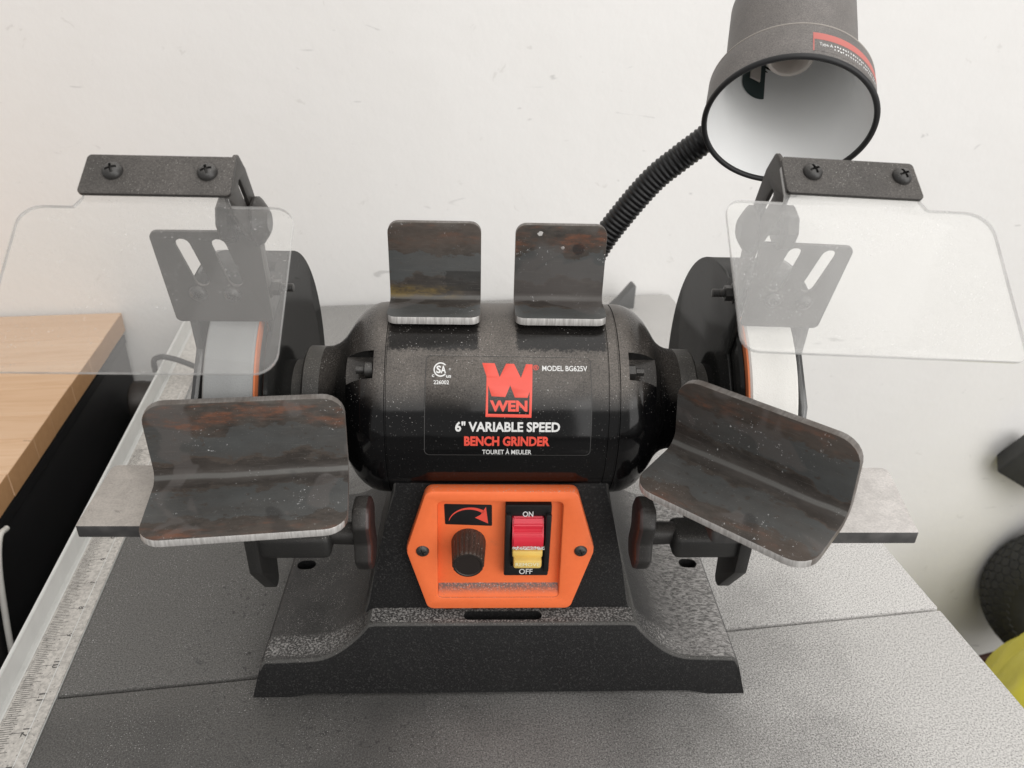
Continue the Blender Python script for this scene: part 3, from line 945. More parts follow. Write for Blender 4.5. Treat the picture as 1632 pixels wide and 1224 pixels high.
def m_tyre():
    m = Mat("tyre_rubber")
    n = m.noise(80, 4)
    m.set("Base Color", m.mix(n, (0.020, 0.020, 0.019), (0.05, 0.05, 0.046))).set("Roughness", 0.7)
    return m.m


def m_yellow_bag():
    m = Mat("yellow_plastic_sheet")
    n = m.noise(12, 4)
    m.set("Base Color", m.mix(n, (0.66, 0.58, 0.05), (0.80, 0.72, 0.12))).set("Roughness", 0.35)
    m.bump(m.noise(25, 3), 0.4, 0.004)
    return m.m


def m_wheelgrain(name, a, b):
    m = Mat(name)
    n = m.noise(1600, 2, 0.7)
    band = m.noise(60, 3, 0.6, m.map((1, 0.05, 0.05)))
    c = m.mix(n, a, b)
    c = m.mix(m.rng(band, 0.35, 0.7, 0, 0.25), c, tuple(k * 0.8 for k in a))
    m.set("Base Color", c).set("Roughness", 0.75)
    m.bump(m.math("ADD", n, m.math("MULTIPLY", m.noise(700, 3, 0.7), 0.8)), 0.45, 0.0004)
    return m.m


MW = m_wall()
MTABLE = m_table()
MWOOD = m_wood()
MTAPE = m_tape()
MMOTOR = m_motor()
MSTEEL, MCUT, MCUTB = m_steel(), m_cut(), m_cut_bright()
MSTEELY, MSTEELS = m_steel("mill_scale_steel_yellow_stain", 1), m_steel("mill_scale_steel_dark_spot", 2)
MBASE = m_base()
MORANGE = m_orange()
MBEDGE = dusty("edge_dust_highlight", (0.022, 0.0215, 0.021), (0.34, 0.33, 0.31), 0.5, -0.2, 1.0, 0.16, 0.05, 0.3, 0.6, spec=0.25).m  # edge dust and the edge's highlight, both put into this pale colour
MFLOOR = plain("concrete", (0.17, 0.165, 0.16), 0.7, 0, 0.3, 60)
MRAIL = plain("white_powder_coat", (0.62, 0.62, 0.60), 0.4)
MINK = plain("black_ink", (0.018, 0.018, 0.018), 0.6)
MINKW = plain("worn_ink", (0.075, 0.072, 0.068), 0.6, var=0.5)
MBLACK = plain("flat_black_cabinet", (0.0075, 0.0075, 0.008), 0.55)
MBPL = plain("black_plastic", (0.011, 0.011, 0.0115), 0.42, 0, 0.1, spec=0.3)
MSHEET = dusty("powder_coated_sheet", (0.022, 0.0205, 0.019), (0.34, 0.31, 0.285), 0.42, -0.35, 1.0, 0.18, 0.03, 0.2, 0.40, spec=0.3).m
MARM = dusty("rest_arm_paint", (0.013, 0.013, 0.0125), (0.30, 0.28, 0.26), 0.45, 0.2, 0.95, 0.12, 0.03, 0.25, 0.35, spec=0.3).m
MDISC = dusty("glossy_black_guard", (0.012, 0.012, 0.012), (0.30, 0.28, 0.26), 0.10, 0.3, 0.95, 0.35, 0.0, 0.0, 0.12, spec=0.22).m


def m_guard():
    m = Mat("satin_black_guard")
    d = m.n("ShaderNodeBsdfDiffuse")
    m.L(m.mix(m.rng(m.noise(900, 2), 0.66, 0.74, 0, 0.25), (0.014, 0.014, 0.0135), (0.3, 0.28, 0.26)), d.inputs[0])
    g = m.n("ShaderNodeBsdfGlossy"); g.inputs["Roughness"].default_value = 0.13
    fr = m.n("ShaderNodeFresnel"); fr.inputs[0].default_value = 1.4
    mx = m.n("ShaderNodeMixShader")
    m.L(m.math("MINIMUM", m.math("MULTIPLY", fr.outputs[0], 0.7), 0.125), mx.inputs[0])
    m.L(d.outputs[0], mx.inputs[1]); m.L(g.outputs[0], mx.inputs[2])
    m.L(mx.outputs[0], m.out.inputs[0])
    return m.m


MDISC = m_guard()
MCOVER = plain("polished_dark_cover", (0.10, 0.10, 0.10), 0.18, 0.6)
MNECK = dusty("black_cast_neck", (0.010, 0.010, 0.010), (0.32, 0.29, 0.25), 0.40, 0.2, 0.9, 0.16, 0.01, 0.35, 0.6).m
MSCREW = dusty("black_oxide_screw", (0.022, 0.021, 0.020), (0.30, 0.28, 0.26), 0.35, 0.2, 0.95, 0.14, 0.02, 0.1, 0.25).m
MZINC = plain("zinc_hardware", (0.30, 0.28, 0.26), 0.35, 0.8)
MKNOB = dusty("knob_plastic", (0.013, 0.0125, 0.012), (0.26, 0.235, 0.215), 0.36, -0.1, 1.0, 0.16, 0.02, 0.08, 0.35, spec=0.35).m
MDIAL = dusty("dial_plastic", (0.014, 0.011, 0.010), (0.24, 0.165, 0.125), 0.34, 0.05, 0.95, 0.15, 0.02, 0.08, 0.5, spec=0.4).m
MKNOBRED = plain("worn_red_knob_face", (0.040, 0.021, 0.019), 0.35)
MRED = plain("red_switch_plastic", (0.62, 0.022, 0.045), 0.32)
MYEL = plain("yellow_switch_plastic", (0.72, 0.50, 0.13), 0.4)
MYELL = plain("worn_raised_letters", (0.80, 0.72, 0.45), 0.4)
MWHITE = plain("white_print", (0.70, 0.70, 0.69), 0.5)
MREDP = plain("red_print", (0.78, 0.085, 0.055), 0.35)
MREDD = plain("dusty_red_print", (0.50, 0.15, 0.13), 0.6)
MDUST = plain("settled_dust", (0.36, 0.33, 0.30), 0.8)
MLABEL = plain("black_label_film", (0.010, 0.010, 0.0115), 0.17)
MWG = m_wheelgrain("grey_abrasive", (0.25, 0.255, 0.255), (0.35, 0.355, 0.352))
MWW = m_wheelgrain("white_abrasive", (0.76, 0.745, 0.71), (0.86, 0.845, 0.81))
MPAPER = plain("orange_blotter_paper", (0.58, 0.165, 0.06), 0.7)
MENAMEL = plain("white_enamel", (0.90, 0.905, 0.90), 0.22, var=0.03)
MCERAMIC = plain("socket_ceramic", (0.55, 0.50, 0.46), 0.5)
MSHADE = dusty("black_shade_paint", (0.032, 0.030, 0.029), (0.34, 0.31, 0.29), 0.38, -0.6, 0.9, 0.28, 0.12, 0.15, 0.15).m
MRUB = plain("black_rubber", (0.012, 0.012, 0.013), 0.5)
MGOOSE = plain("gooseneck_vinyl", (0.009, 0.009, 0.0095), 0.36, spec=0.35)
MGREEN = plain("dark_green_cavity", (0.035, 0.055, 0.055), 0.5)
MCABLE = plain("white_cable_vinyl", (0.66, 0.64, 0.60), 0.45)
MTYRE = m_tyre()
MBAG = m_yellow_bag()
MROD = plain("rusty_brown_paint", (0.085, 0.035, 0.03), 0.5)
MGREY = plain("grey_painted_plate", (0.13, 0.13, 0.128), 0.5)
MDKBR = plain("dark_brown_metal", (0.040, 0.034, 0.030), 0.4, 0.3)
MSHL = m_shield("hazy_clear_plastic", 0.078, (0.80, 0.78, 0.76))
MSHR = m_shield("white_dusted_clear_plastic", 0.18, (0.86, 0.85, 0.83))
MEDGE = m_shield_edge()
MRESTL = m_rest("grey_dusted_rest", (0.42, 0.385, 0.35))
MRESTR = m_rest("white_dusted_rest", (0.60, 0.57, 0.545))

# ------------------------------------------------------------------ setting, in the axes of the saw table
YAW = -0.1658                    # table axes: b to the right, a away from the viewer
TB = Matrix.Rotation(-YAW, 4, "Z")   # maps (b, a, z) to the world


def setting(name, bm, m, label=None, cat=None, kind=None, parent=None, angle=32):
    o = mk(name, bm, m, parent, None, angle)
    if parent is None: o.rotation_euler = (0, 0, -YAW)
    tag(o, label, cat, None, kind)
    return o


bm = box(bmesh.new(), -3000, 3400, 985, 1060, -880, 2300)
setting("wall", bm, MW, "off white plaster wall with scuffs behind the grinder", "wall", "structure")
bm = box(bmesh.new(), -3000, 3400, -3000, 985, -930, -880)
setting("floor", bm, MFLOOR, "concrete floor below the saw table", "floor", "structure")

# saw table
saw = empty("saw_table", (0, 0, -880))
saw.rotation_euler = (0, 0, -YAW)
saw.location = (0, 0, 0)
tag(saw, "grey saw table under the grinder, dusted white at right, with a white ruled rail", "table")
bm = box(bmesh.new(), -219, 384.3, 100, 366.7, -38, 0, 1.3)
mk("table_panel", bm, MTABLE, saw)
bm = box(bmesh.new(), -219, 384.3, 368.9, 978, -38, 0, 1.3)
mk("table_panel", bm, MTABLE, saw)
bm = box(bmesh.new(), -150, 330, 180, 900, -880, -38.5)
mk("stand_cabinet", bm, MBLACK, saw)
bm = bmesh.new()
out = [(-251.6, -36), (-219.6, -36), (-219.6, -0.4), (-249.2, -0.4), (-249.2, 16.6), (-251.6, 16.6)]
for i in range(2): pass
A = [bm.verts.new((b, 100, z)) for b, z in out]
B = [bm.verts.new((b, 970, z)) for b, z in out]
bm.faces.new(A); bm.faces.new(B[::-1])
for i in range(6):
    j = (i + 1) % 6
    bm.faces.new((A[i], B[i], B[j], A[j]))
bmesh.ops.bevel(bm, geom=bm.edges[:], offset=0.5, segments=2, affect="EDGES")
rail = mk("fence_rail", bm, MRAIL, saw)
bm = box(bmesh.new(), -246.4, -220.0, 105, 960, -0.3, 0.35)
tape = mk("scale_tape", bm, MTAPE, rail)
bm = box(bmesh.new(), -246.3, -244.9, 105, 960, 0.36, 0.9, 0.2, 1)
box(bm, -226.6, -226.1, 105, 760, 0.36, 0.5)
# the two ridges belong to the rail
mk("rail_ridge", bm, MRAIL, rail)
bm = bmesh.new()
zero = 495.8 + 6 * 25.4
for i in range(0, 16 * 20):
    a = zero - i * 25.4 / 16
    if a < 110: break
    L = 12.2 if i % 16 == 0 else 9.6 if i % 8 == 0 else 8.2 if i % 4 == 0 else 7.0 if i % 2 == 0 else 5.8
    L += random.uniform(-0.5, 0.5) + 1.0
    x0 = -243.9 + random.uniform(0, 0.5)
    vs = [bm.verts.new((x0, a - 0.2, 0.39)), bm.verts.new((x0 + L, a - 0.2, 0.39)), bm.verts.new((x0 + L, a + 0.2, 0.39)), bm.verts.new((x0, a + 0.2, 0.39))]
    bm.faces.new(vs)
    if i % 16 == 0:
        box(bm, x0 + L + 0.5, x0 + L + 1.3, a - 0.4, a + 0.4, 0.385, 0.41)
o = mk("tick_marks", bm, MINKW, rail); o["kind"] = "stuff"
for k in range(1, 20):
    a = zero - k * 25.4
    if a < 280 or a > 560: continue
    t = str(k)
    b_ = text_bm(t, 0.12)
    wd = 2.6 * len(t) + 0.5 * (len(t) - 1)
    fit(b_, -wd / 2, wd / 2, 0, 4.5)
    b_.transform(Matrix.Translation((-230.2, a, 0.42)) @ Matrix.Rotation(-PI / 2, 4, "Z"))
    mk("scale_number", b_, MINKW, rail)

# workbench at left, boards run along the wall
bench = empty("workbench", (0, 0, 0)); bench.rotation_euler = (0, 0, -YAW)
tag(bench, "pine board workbench beyond the white rail, against the wall", "workbench")
cuts = [978, 905, 846, 787, 724.6, 680.7, 622, 560, 497, 440, 378, 316]
for i in range(len(cuts) - 1):
    o = bmesh.new()
    box(o, -1500, -344 + random.uniform(-0.3, 0.3), cuts[i + 1] + 0.15, cuts[i] - 0.15, -25, random.uniform(-0.15, 0.1), 0.5, 1)
    mk("board", o, MWOOD, bench)
bm = box(bmesh.new(), -1490, -352, 330, 360, -100, -25.6)
mk("apron", bm, MBLACK, bench)
cab = setting("tool_cabinet", box(box(bmesh.new(), -1450, -346.5, 366, 974, -880, -26, 1.5), -346.4, -345.2, 366, 974, -40, -29), MBLACK, "black cabinet filling the space under the pine bench", "cabinet")
bm = bmesh.new()
box(bm, -336, -262, 470, 978, -640, -132, 8)
bin_ = setting("storage_bin", bm, MBLACK, "black storage bin in the dark gap between bench and rail", "bin")
bm = bmesh.new(); box(bm, -338, -258, 464, 981, -131.5, -122, 3)
mk("lid", bm, MBLACK, bin_)
can = lathe([(0, 0), (24, 0), (26, 2), (26, 14), (25, 16), (25, 60), (26, 62), (26, 74), (24, 78), (0, 78)], 40, "X")
can.transform(Matrix.Translation((-332, 915, -95.5)))
setting("metal_canister", can, MDKBR, "dark brown metal canister lying at the back of the dark gap", "canister")
hose = tube(spline([(-262, 760, -114), (-285, 740, -98), (-312, 690, -106), (-300, 610, -114.5), (-280, 560, -114.5)], 10), 7, 14)
setting("black_hose", hose, MBPL, "black hose lying on the bin in the dark gap", "hose")
cable = tube(spline([(-341.5, 590, -35), (-341.5, 576, -34), (-341.4, 560, -56), (-341.4, 546, -95), (-341.4, 536, -130), (-341.2, 524, -180), (-341.2, 510, -230)], 10), 2.6, 12)
setting("white_cable", cable, MCABLE, "white cable hanging in the dark gap at the left edge", "cable")
# small grey fin at the back of the table
bm = plate(rpoly([(288, 0.4), (299.5, 12), (316.5, 33.5), (319.6, 32), (319.6, 0.4)], [0, 2, 1, 1, 0], 3), th=16, bev=0.5, frame=frame((0, 941, 0), (1, 0, 0), (0, 0, 1)))
setting("metal_fin", bm, MGREY, "small grey triangular metal fin at the table's back edge", "bracket")
hk = tube(spline([(-257.6, 790, 9), (-257.6, 790, 17), (-256.2, 790, 23.5), (-251, 790, 26), (-245, 790, 26), (-232, 790, 21.5), (-215, 790, 12.5), (-196, 790, 3.4)], 6), 3.0, 14)
setting("bent_rod", hk, MBPL, "dark bent rod hooked over the white rail behind the grey wheel", "rod")

# things beyond the right edge of the table
bm = bmesh.new()
TM = Matrix.Translation((1206, 880, -592)) @ Matrix.Rotation(R(-36), 4, "Z") @ Matrix.Rotation(R(90), 4, "X")
prof = [(72 + 0 * k, 0) for k in range(0)]
for k in range(28):
    t = 2 * PI * k / 28
    prof.append((112 + 46 * math.cos(t) * (0.92 if math.cos(t) > 0 else 1), 44 * math.sin(t)))
ty = lathe(prof, 64, "Z", close=True)
ty.transform(TM)
cart = empty("hand_cart", (0, 0, 0)); cart.rotation_euler = (0, 0, -YAW)
tag(cart, "hand cart at the right edge, its black hexagon-tread tyre and brown axle in view", "hand cart")
tyre = mk("tyre", ty, MTYRE, cart, None, 60)
hx = bmesh.new()
for row in range(-5, 6):
    t = row * 0.29
    rr = 112 + 44.5 * math.cos(t) * 0.94
    hh = 44 * math.sin(t) * 1.02
    nseg = 46
    for k in range(nseg):
        ph = 2 * PI * (k + 0.5 * (row % 2)) / nseg
        c_ = Vector((rr * math.cos(ph), rr * math.sin(ph), hh))
        nn_ = Vector((math.cos(t) * math.cos(ph), math.cos(t) * math.sin(ph), math.sin(t)))
        u_ = Vector((-math.sin(ph), math.cos(ph), 0)); v_ = nn_.cross(u_)
        lo = [hx.verts.new(c_ - nn_ * 1 + (u_ * math.cos(PI / 3 * q + PI / 6) + v_ * math.sin(PI / 3 * q + PI / 6)) * 9.4) for q in range(6)]
        hi = [hx.verts.new(c_ + nn_ * 1.8 + (u_ * math.cos(PI / 3 * q + PI / 6) + v_ * math.sin(PI / 3 * q + PI / 6)) * 7.9) for q in range(6)]
        hx.faces.new(hi)
        for q in range(6): hx.faces.new((lo[q], lo[(q + 1) % 6], hi[(q + 1) % 6], hi[q]))
hx.transform(TM)
o = mk("tread", hx, MTYRE, tyre); o["kind"] = "stuff"
rod = tube([(1060, 905, -752), (1130, 902, -731), (1300, 895, -680)], 8, 16)
mk("axle_rod", rod, MROD, cart)
bm = bmesh.new()
box(bm, -67, 97, -24, 24, -33.5, 33.5, 4.5, 3)
bm.transform(Matrix.Translation((1074, 928, -328)) @ Matrix.Rotation(R(-30), 4, "Z") @ Matrix.Rotation(R(24), 4, "Y") @ Matrix.Rotation(R(10), 4, "X"))
blk = setting("rubber_block", bm, MTYRE, "black rubber block handle in front of the wall, above the tyre", "handle")
bg = bmesh.new()
nu, nv = 60, 40
grid = []
for i in range(nu + 1):
    row = []
    th_ = 2 * PI * i / nu
    for j in range(nv + 1):
        ph = PI * (0.04 + 0.92 * j / nv)
        rr = 1 + 0.06 * abs(math.sin(4.5 * th_ + 1.1)) + 0.05 * math.sin(5 * th_ + 2 * math.sin(3 * ph)) + 0.035 * math.sin(11 * th_ + 7 * ph) + 0.03 * math.sin(17 * th_ - 5 * ph)
        row.append(bg.verts.new((150 * rr * math.sin(ph) ** 0.7 * math.cos(th_), 120 * rr * math.sin(ph) ** 0.7 * math.sin(th_), 215 * math.cos(ph))))
    grid.append(row)
for i in range(nu):
    for j in range(nv):
        bg.faces.new((grid[i][j], grid[i + 1][j], grid[i + 1][j + 1], grid[i][j + 1]))
bmesh.ops.remove_doubles(bg, verts=bg.verts, dist=0.01)
bg.transform(Matrix.Translation((1056, 690, -648)) @ Matrix.Rotation(R(20), 4, "Y"))
setting("yellow_bag", bg, MBAG, "folded yellow plastic bag below the tyre at the right edge", "bag", angle=70)

# ------------------------------------------------------------------ the grinder
G = empty("bench_grinder", (-4, 411, 0), R(2.7))
tag(G, "black bench grinder with an orange switch panel, two wheels, eye shields and a gooseneck lamp", "bench grinder")
SX = -2.5                        # the machine above the base sits a touch left of the base centre
ZC = 176.0                       # wheel axis


# base: low feet that sweep up into a pedestal
def base_section(y0):
    pass


prof = [(0, 53.5), (40, 53.5), (78, 53.5), (82.5, 52.6)]
for k in range(1, 10):
    t = k / 10
    a = R(60) * (1 - t)
    prof.append((82.5 + 36 * t, 52.6 - 24.6 * (math.sin(t * PI / 2) ** 0.9)))
prof += [(119, 27.8), (132, 27.2), (146.0, 26.8), (148, 25.6), (149.4, 23.0), (155.6, 0)]
full = [(-x, z) for x, z in prof[::-1]] + prof[1:]
bm = bmesh.new()
rows = []
for y, sh, sq in ((-73, 0, 1), (-71.5, 0.0, 1), (95, 0.0, 1), (104, 0.0, 1)):
    pass
stations = []
nF = len(full)


def yf(z): return -73.0 + z / 6.2


def yb(z): return 106.0 - z / 6.2


ring_y = [0, 1]
vf = [bm.verts.new((x, yf(z), z)) for x, z in full]
vb = [bm.verts.new((x, yb(z), z)) for x, z in full]
for i in range(nF - 1):
    bm.faces.new((vf[i], vf[i + 1], vb[i + 1], vb[i]))
# front and back skirts as fans of quads down to the table
bf = [bm.verts.new((x, -73.0, 0 if abs(x) > 119.5 else 3.2)) for x, z in full]
bb = [bm.verts.new((x, 106.0, 0 if abs(x) > 119.5 else 3.2)) for x, z in full]
for i in range(nF - 1):
    for a_, b_ in ((vf, bf), (vb, bb)):
        q = [a_[i], a_[i + 1], b_[i + 1], b_[i]]
        bm.faces.new(q)
for i in range(nF - 1):
    bm.faces.new((bf[i], bf[i + 1], bb[i + 1], bb[i]))
bmesh.ops.remove_doubles(bm, verts=bm.verts, dist=0.01)
bmesh.ops.recalc_face_normals(bm, faces=bm.faces)
sharp = [e for e in bm.edges if len(e.link_faces) == 2 and e.calc_face_angle() > R(40) and min(v.co.z for v in e.verts) > 5]
bmesh.ops.bevel(bm, geom=sharp, offset=1.6, segments=3, profile=0.5, affect="EDGES", material=1)
# pedestal
ped = bmesh.new()
lv = [(50.0, 84.0, -51.0, 52), (60, 81.2, -50.6, 50), (90, 74.0, -50.2, 46), (120, 67.0, -50.0, 44), (142, 62.2, -50.0, 42), (150, 61, -49.4, 42), (160, 58, -40, 40)]
prev = None
for z, hx_, y0, y1 in lv:
    rg = [ped.verts.new((SX + sx_ * hx_, yy, z)) for sx_, yy in ((-1, y0), (1, y0), (1, y1), (-1, y1))]
    if prev:
        for i in range(4): ped.faces.new((prev[i], prev[(i + 1) % 4], rg[(i + 1) % 4], rg[i]))
    else:
        ped.faces.new(rg)
    prev = rg
ped.faces.new(prev)
ve = [e for e in ped.edges if abs(e.verts[0].co.z - e.verts[1].co.z) > 1]
bmesh.ops.bevel(ped, geom=ve, offset=1.5, segments=3, profile=0.5, affect="EDGES", material=1)
cutters = []
c_ = plate(slot(-24 + 3.4, 0, 24 - 3.4, 0, 3.6, 10), th=16, bev=0.01, frame=frame((0, -57.6, 52), (1, 0, 0), (0, 1, 0)))
cutters.append(c_)
for hx_, hy in ((-137.6, 18), (136.8, 19)):
    c_ = plate(slot(hx_ - 2, hy, hx_ + 2, hy, 4.6, 10), th=30, bev=0.01, frame=frame((0, 0, 27), (1, 0, 0), (0, 1, 0)))
    cutters.append(c_)
bm = cut(bm, cutters)
base = mk("base", bm, [MBASE, MBEDGE], G)
mk("pedestal", ped, [MBASE, MBEDGE], G)
# motor housing: one turned body with end bells and necks
hp = [(0, -113), (28.8, -113), (29.6, -112.2), (30.0, -105), (31.0, -99), (32.6, -95.5), (35.5, -92.2), (39.6, -89.2), (44.2, -86.4), (48.6, -83.2), (52.4, -79.4), (55.0, -75.4), (56.5, -71.2), (57.0, -66.6),
      (57.0, -63.6), (56.35, -63.3), (56.35, -62.7), (57.0, -62.4)]
hp2 = [(56.9, 62.4), (56.35, 62.7), (56.35, 63.3), (57.0, 63.6)] + [(r, -h) for r, h in hp[:14][::-1]]
prof = hp + [(57.0, -40), (57.0, 0), (57.0, 40), (57.0, 56.6), (56.4, 56.8), (56.4, 57.3), (57.0, 57.5)] + hp2
bm = lathe(prof, 128, "X")
bm.transform(Matrix.Translation((SX - 0.4, 0, ZC)))
cutters = []
for s in (-1, 1):
    c_ = box(bmesh.new(), -100 if s < 0 else 67.5, -70.5 if s < 0 else 100, -8.0, 8.0, 45.0, 70)
    c_.transform(Matrix.Translation((SX + 0.5, 0, ZC)) @ Matrix.Rotation(R(42.5), 4, "X"))
    cutters.append(c_)
bm = cut(bm, cutters)
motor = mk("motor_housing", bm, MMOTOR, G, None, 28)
for s in (-1, 1):
    b = bmesh.new()
    merge(b, lathe([(0, 0), (4.4, 0), (4.4, 4.0), (3.4, 4.6), (2.2, 4.6), (2.2, 9), (0, 9)], 6 if s > 0 else 24, "X"))
    if s < 0:
        b.transform(Matrix.Scale(-1, 4, (1, 0, 0)))
    b.transform(Matrix.Translation((-70.8 + SX if s < 0 else 68.0 + SX, 0, ZC)) @ Matrix.Rotation(R(44), 4, "X") @ Matrix.Translation((0, 0, 50.5)))
    mk("housing_bolt", b, MSCREW, motor)
    # dusty neck sleeve between bell and guard, and the boss that meets the guard
    nk = lathe([(30.15, s * 97.5), (30.4, s * 112.6), (29.4, s * 113.6), (22, s * 113.7), (22, s * 122), (0, s * 122)], 72, "X")
    nk.transform(Matrix.Translation((SX - 0.4, 0, ZC)))
    mk("shaft_neck", nk, MNECK, motor)

# label on the housing, bent round the cylinder
RL = 57.12


def wrap(bm, rad, step=1.5):
    slice_y(bm, step)
    for v in bm.verts:
        a = v.co.y / rad
        r = rad + v.co.z
        v.co = Vector((v.co.x, -r * math.cos(a), ZC + r * math.sin(a)))
    return bm


lab = plate(rpoly([(-45.5, -4.2), (45.5, -4.2), (44.6, 52.2), (-44.4, 52.8)], 3), th=0.12, bev=0.02)
bo = plate(rpoly([(-45.3, -4.0), (45.3, -4.0), (44.4, 52.0), (-44.2, 52.6)], 3), [rpoly([(-44.95, -3.7), (44.95, -3.7), (44.1, 51.7), (-43.9, 52.3)], 2.8)], th=0.05, bev=0.01)
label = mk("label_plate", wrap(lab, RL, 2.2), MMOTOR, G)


MBORD = plain("label_edge", (0.045, 0.044, 0.043), 0.5, var=0.3)
mk("label_border", wrap(bo, RL + 0.1, 2.2), MBORD, label)


def lettering(txt, x0, x1, y0, y1, mat, bold=0.15, par=None, name="lettering"):
    b = fit(text_bm(txt, bold), x0, x1, y0, y1)
    for v in b.verts: v.co.z = 0
    return mk(name, wrap(b, RL + 0.16), mat, par or label)


logo = plate([Vector(p) for p in [(-14.2, 48.2), (-7.5, 48.1), (-4.8, 40.4), (-1.3, 47.9), (3.0, 47.8), (6.6, 40.0), (9.4, 47.7), (12.9, 47.6), (12.4, 18.6), (-12.2, 18.9), (-11.8, 40.6)]],
             [[Vector(p) for p in [(-10.9, 35.6), (-9.0, 30.0), (-1.7, 29.6), (0.9, 35.9), (3.4, 29.4), (10.2, 29.3), (11.3, 32.6), (11.1, 20.3), (-10.9, 20.6)]]], th=0.06, bev=0.01)
for v in logo.verts: v.co.z += 0.1
mk("logo_emblem", wrap(logo, RL, 1.8), MREDP, label)
lettering("WEN", -9.9, 10.2, 21.9, 27.9, MREDP, 0.42)
lettering("MODEL BG625V", 18.1, 42.5, 44.0, 47.1, MWHITE, 0.16)
lettering("6\" VARIABLE SPEED", -28.4, 28.0, 10.6, 16.4, MWHITE, 0.30)
lettering("BENCH GRINDER", -23.6, 22.7, 2.1, 8.0, MREDP, 0.42)
lettering("TOURET \u00c0 MEULER", -13.8, 13.0, -3.3, 0.5, MWHITE, 0.16)
lettering("226002", -40.0, -31.8, 36.3, 38.5, MWHITE, 0.16)
lettering("c", -41.0, -39.7, 40.2, 41.6, MWHITE, 0.2)
lettering("us", -33.4, -30.7, 39.9, 41.3, MWHITE, 0.2)
lettering("\u00ae", -32.0, -30.9, 44.0, 45.2, MWHITE, 0.05)
lettering("\u00ae", 13.2, 16.2, 44.4, 47.4, MREDP, 0.05)
lettering("S", -38.7, -36.2, 42.3, 46.6, MWHITE, 0.3)
lettering("A", -36.3, -33.5, 42.3, 46.6, MWHITE, 0.3)
ring = bmesh.new()
for k in range(34):
    t0 = R(42) + R(276) * k / 34; t1 = R(42) + R(276) * (k + 1) / 34
    q = [ring.verts.new((-36.4 + r * math.cos(t) * 0.93, 44.4 + r * math.sin(t), 0)) for r, t in ((3.3, t0), (4.05, t0), (4.05, t1), (3.3, t1))]
    ring.faces.new(q)
bmesh.ops.remove_doubles(ring, verts=ring.verts, dist=0.001)
mk("approval_mark", wrap(ring, RL + 0.16), MWHITE, label)
# a line of dust caught on the label's upper edge
dl = bmesh.new()
for k in range(230):
    x = random.uniform(-42, 43.5); y = 52.80 - (x + 44) * 0.0075 + random.gauss(0, 0.05)
    s_ = random.uniform(0.05, 0.13)
    dl.faces.new([dl.verts.new((x + dx * s_ * 1.5, y + dy * s_, 0)) for dx, dy in ((-1, -1), (1, -1), (1, 1), (-1, 1))])
o = mk("dust_line", wrap(dl, RL + 0.12, 400), MDUST, label); o["kind"] = "stuff"

# orange control panel
PX = -2.4
oo = rpoly([(-42.6, 44.4), (42.6, 44.4), (54.8, 3.6), (54.8, -0.4), (43.6, -44.2), (-43.6, -44.2), (-54.8, -0.4), (-54.8, 3.6)], [5, 5, 5, 5, 5, 5, 5, 5], 5)
pk = rpoly([(-36.2, 37.0), (34.8, 37.0), (35.8, -34.6), (-37.2, -34.6)], 3, 4)
PC = Vector((PX, 0, 104.0))
fr = frame((PX, -54.5, 104.0), (1, 0, 0), (0, 0, 1))        # w points to the viewer
bm = plate(oo, [pk], th=8, bev=1.4, frame=fr)
merge(bm, plate(rpoly([(-39, 37), (38, 37), (38, -37), (-39, -37)], 2), th=1.6, bev=0.1, frame=frame((PX, -52.6, 104.0), (1, 0, 0), (0, 0, 1))))
# sloped floor at the foot of the pocket
sl = bmesh.new()
q = [sl.verts.new(p) for p in ((PX - 36.9, -53.35, 76.6), (PX + 35.5, -53.35, 76.6), (PX + 35.5, -57.9, 70.4), (PX - 36.9, -57.9, 70.4))]
sl.faces.new(q)
q2 = [sl.verts.new(p) for p in ((PX - 36.9, -57.9, 68.2), (PX + 35.5, -57.9, 68.2))]
sl.faces.new((q[3], q[2], q2[1], q2[0]))
merge(bm, sl)
panel = mk("control_panel", bm, MORANGE, G, None, 40)


def pan_screw(par, M, r=3.6, h=2.4, name="screw", mat=None):
    """pan-head screw with a cross recess, axis +z in its own frame"""
    b = lathe([(0, h), (r * 0.35, h * 0.98), (r * 0.7, h * 0.80), (r * 0.93, h * 0.45), (r, 0.15), (r, 0), (0, 0)], 28, "Z")
    cr = []
    for rot in (0, 1):
        c_ = box(bmesh.new(), -r * 0.55, r * 0.55, -r * 0.13, r * 0.13, h * 0.35, h * 2)
        c_.transform(Matrix.Rotation(R(20) + rot * PI / 2, 4, "Z"))
        cr.append(c_)
    b = cut(b, cr)
    return mk(name, b, mat or MSCREW, par, M, 45)


def facing(x, y, z, n):
    """frame at a point with +z along n"""
    q = Vector(n).to_track_quat("Z", "Y").to_matrix().to_4x4()
    return Matrix.Translation((x, y, z)) @ q


for sx_ in (-47.9, 44.6):
    pan_screw(panel, facing(sx_, -58.3, 105.8, (0, -1, 0)), 3.9, 2.2)
# arrow sticker
st = mk("arrow_sticker", plate(rpoly([(-34.8, 121.6), (-7.6, 120.4), (-7.9, 135.6), (-35.2, 136.2)], 0.8), th=0.16, bev=0.03, frame=frame((0, -53.55, 0), (1, 0, 0), (0, 0, 1))), MBPL, panel)
arc = []
for k in range(19):
    t = k / 18
    a = R(168) - R(118) * t
    arc.append((a, 0.25 + 1.45 * t))
top_, bot_ = [], []
cx_, cz_, rx_, rz_ = -20.5, 122.0, 12.3, 11.0
for a, wd in arc:
    top_.append(Vector((cx_ + (rx_ + wd * 0.6) * math.cos(a), cz_ + (rz_ + wd * 0.6) * math.sin(a))))
    bot_.append(Vector((cx_ + (rx_ - wd * 0.6) * math.cos(a), cz_ + (rz_ - wd * 0.6) * math.sin(a))))
head = [Vector((-11.9, 133.4)), Vector((-10.3, 122.6)), Vector((-17.0, 127.0)), Vector((-14.6, 128.6))]
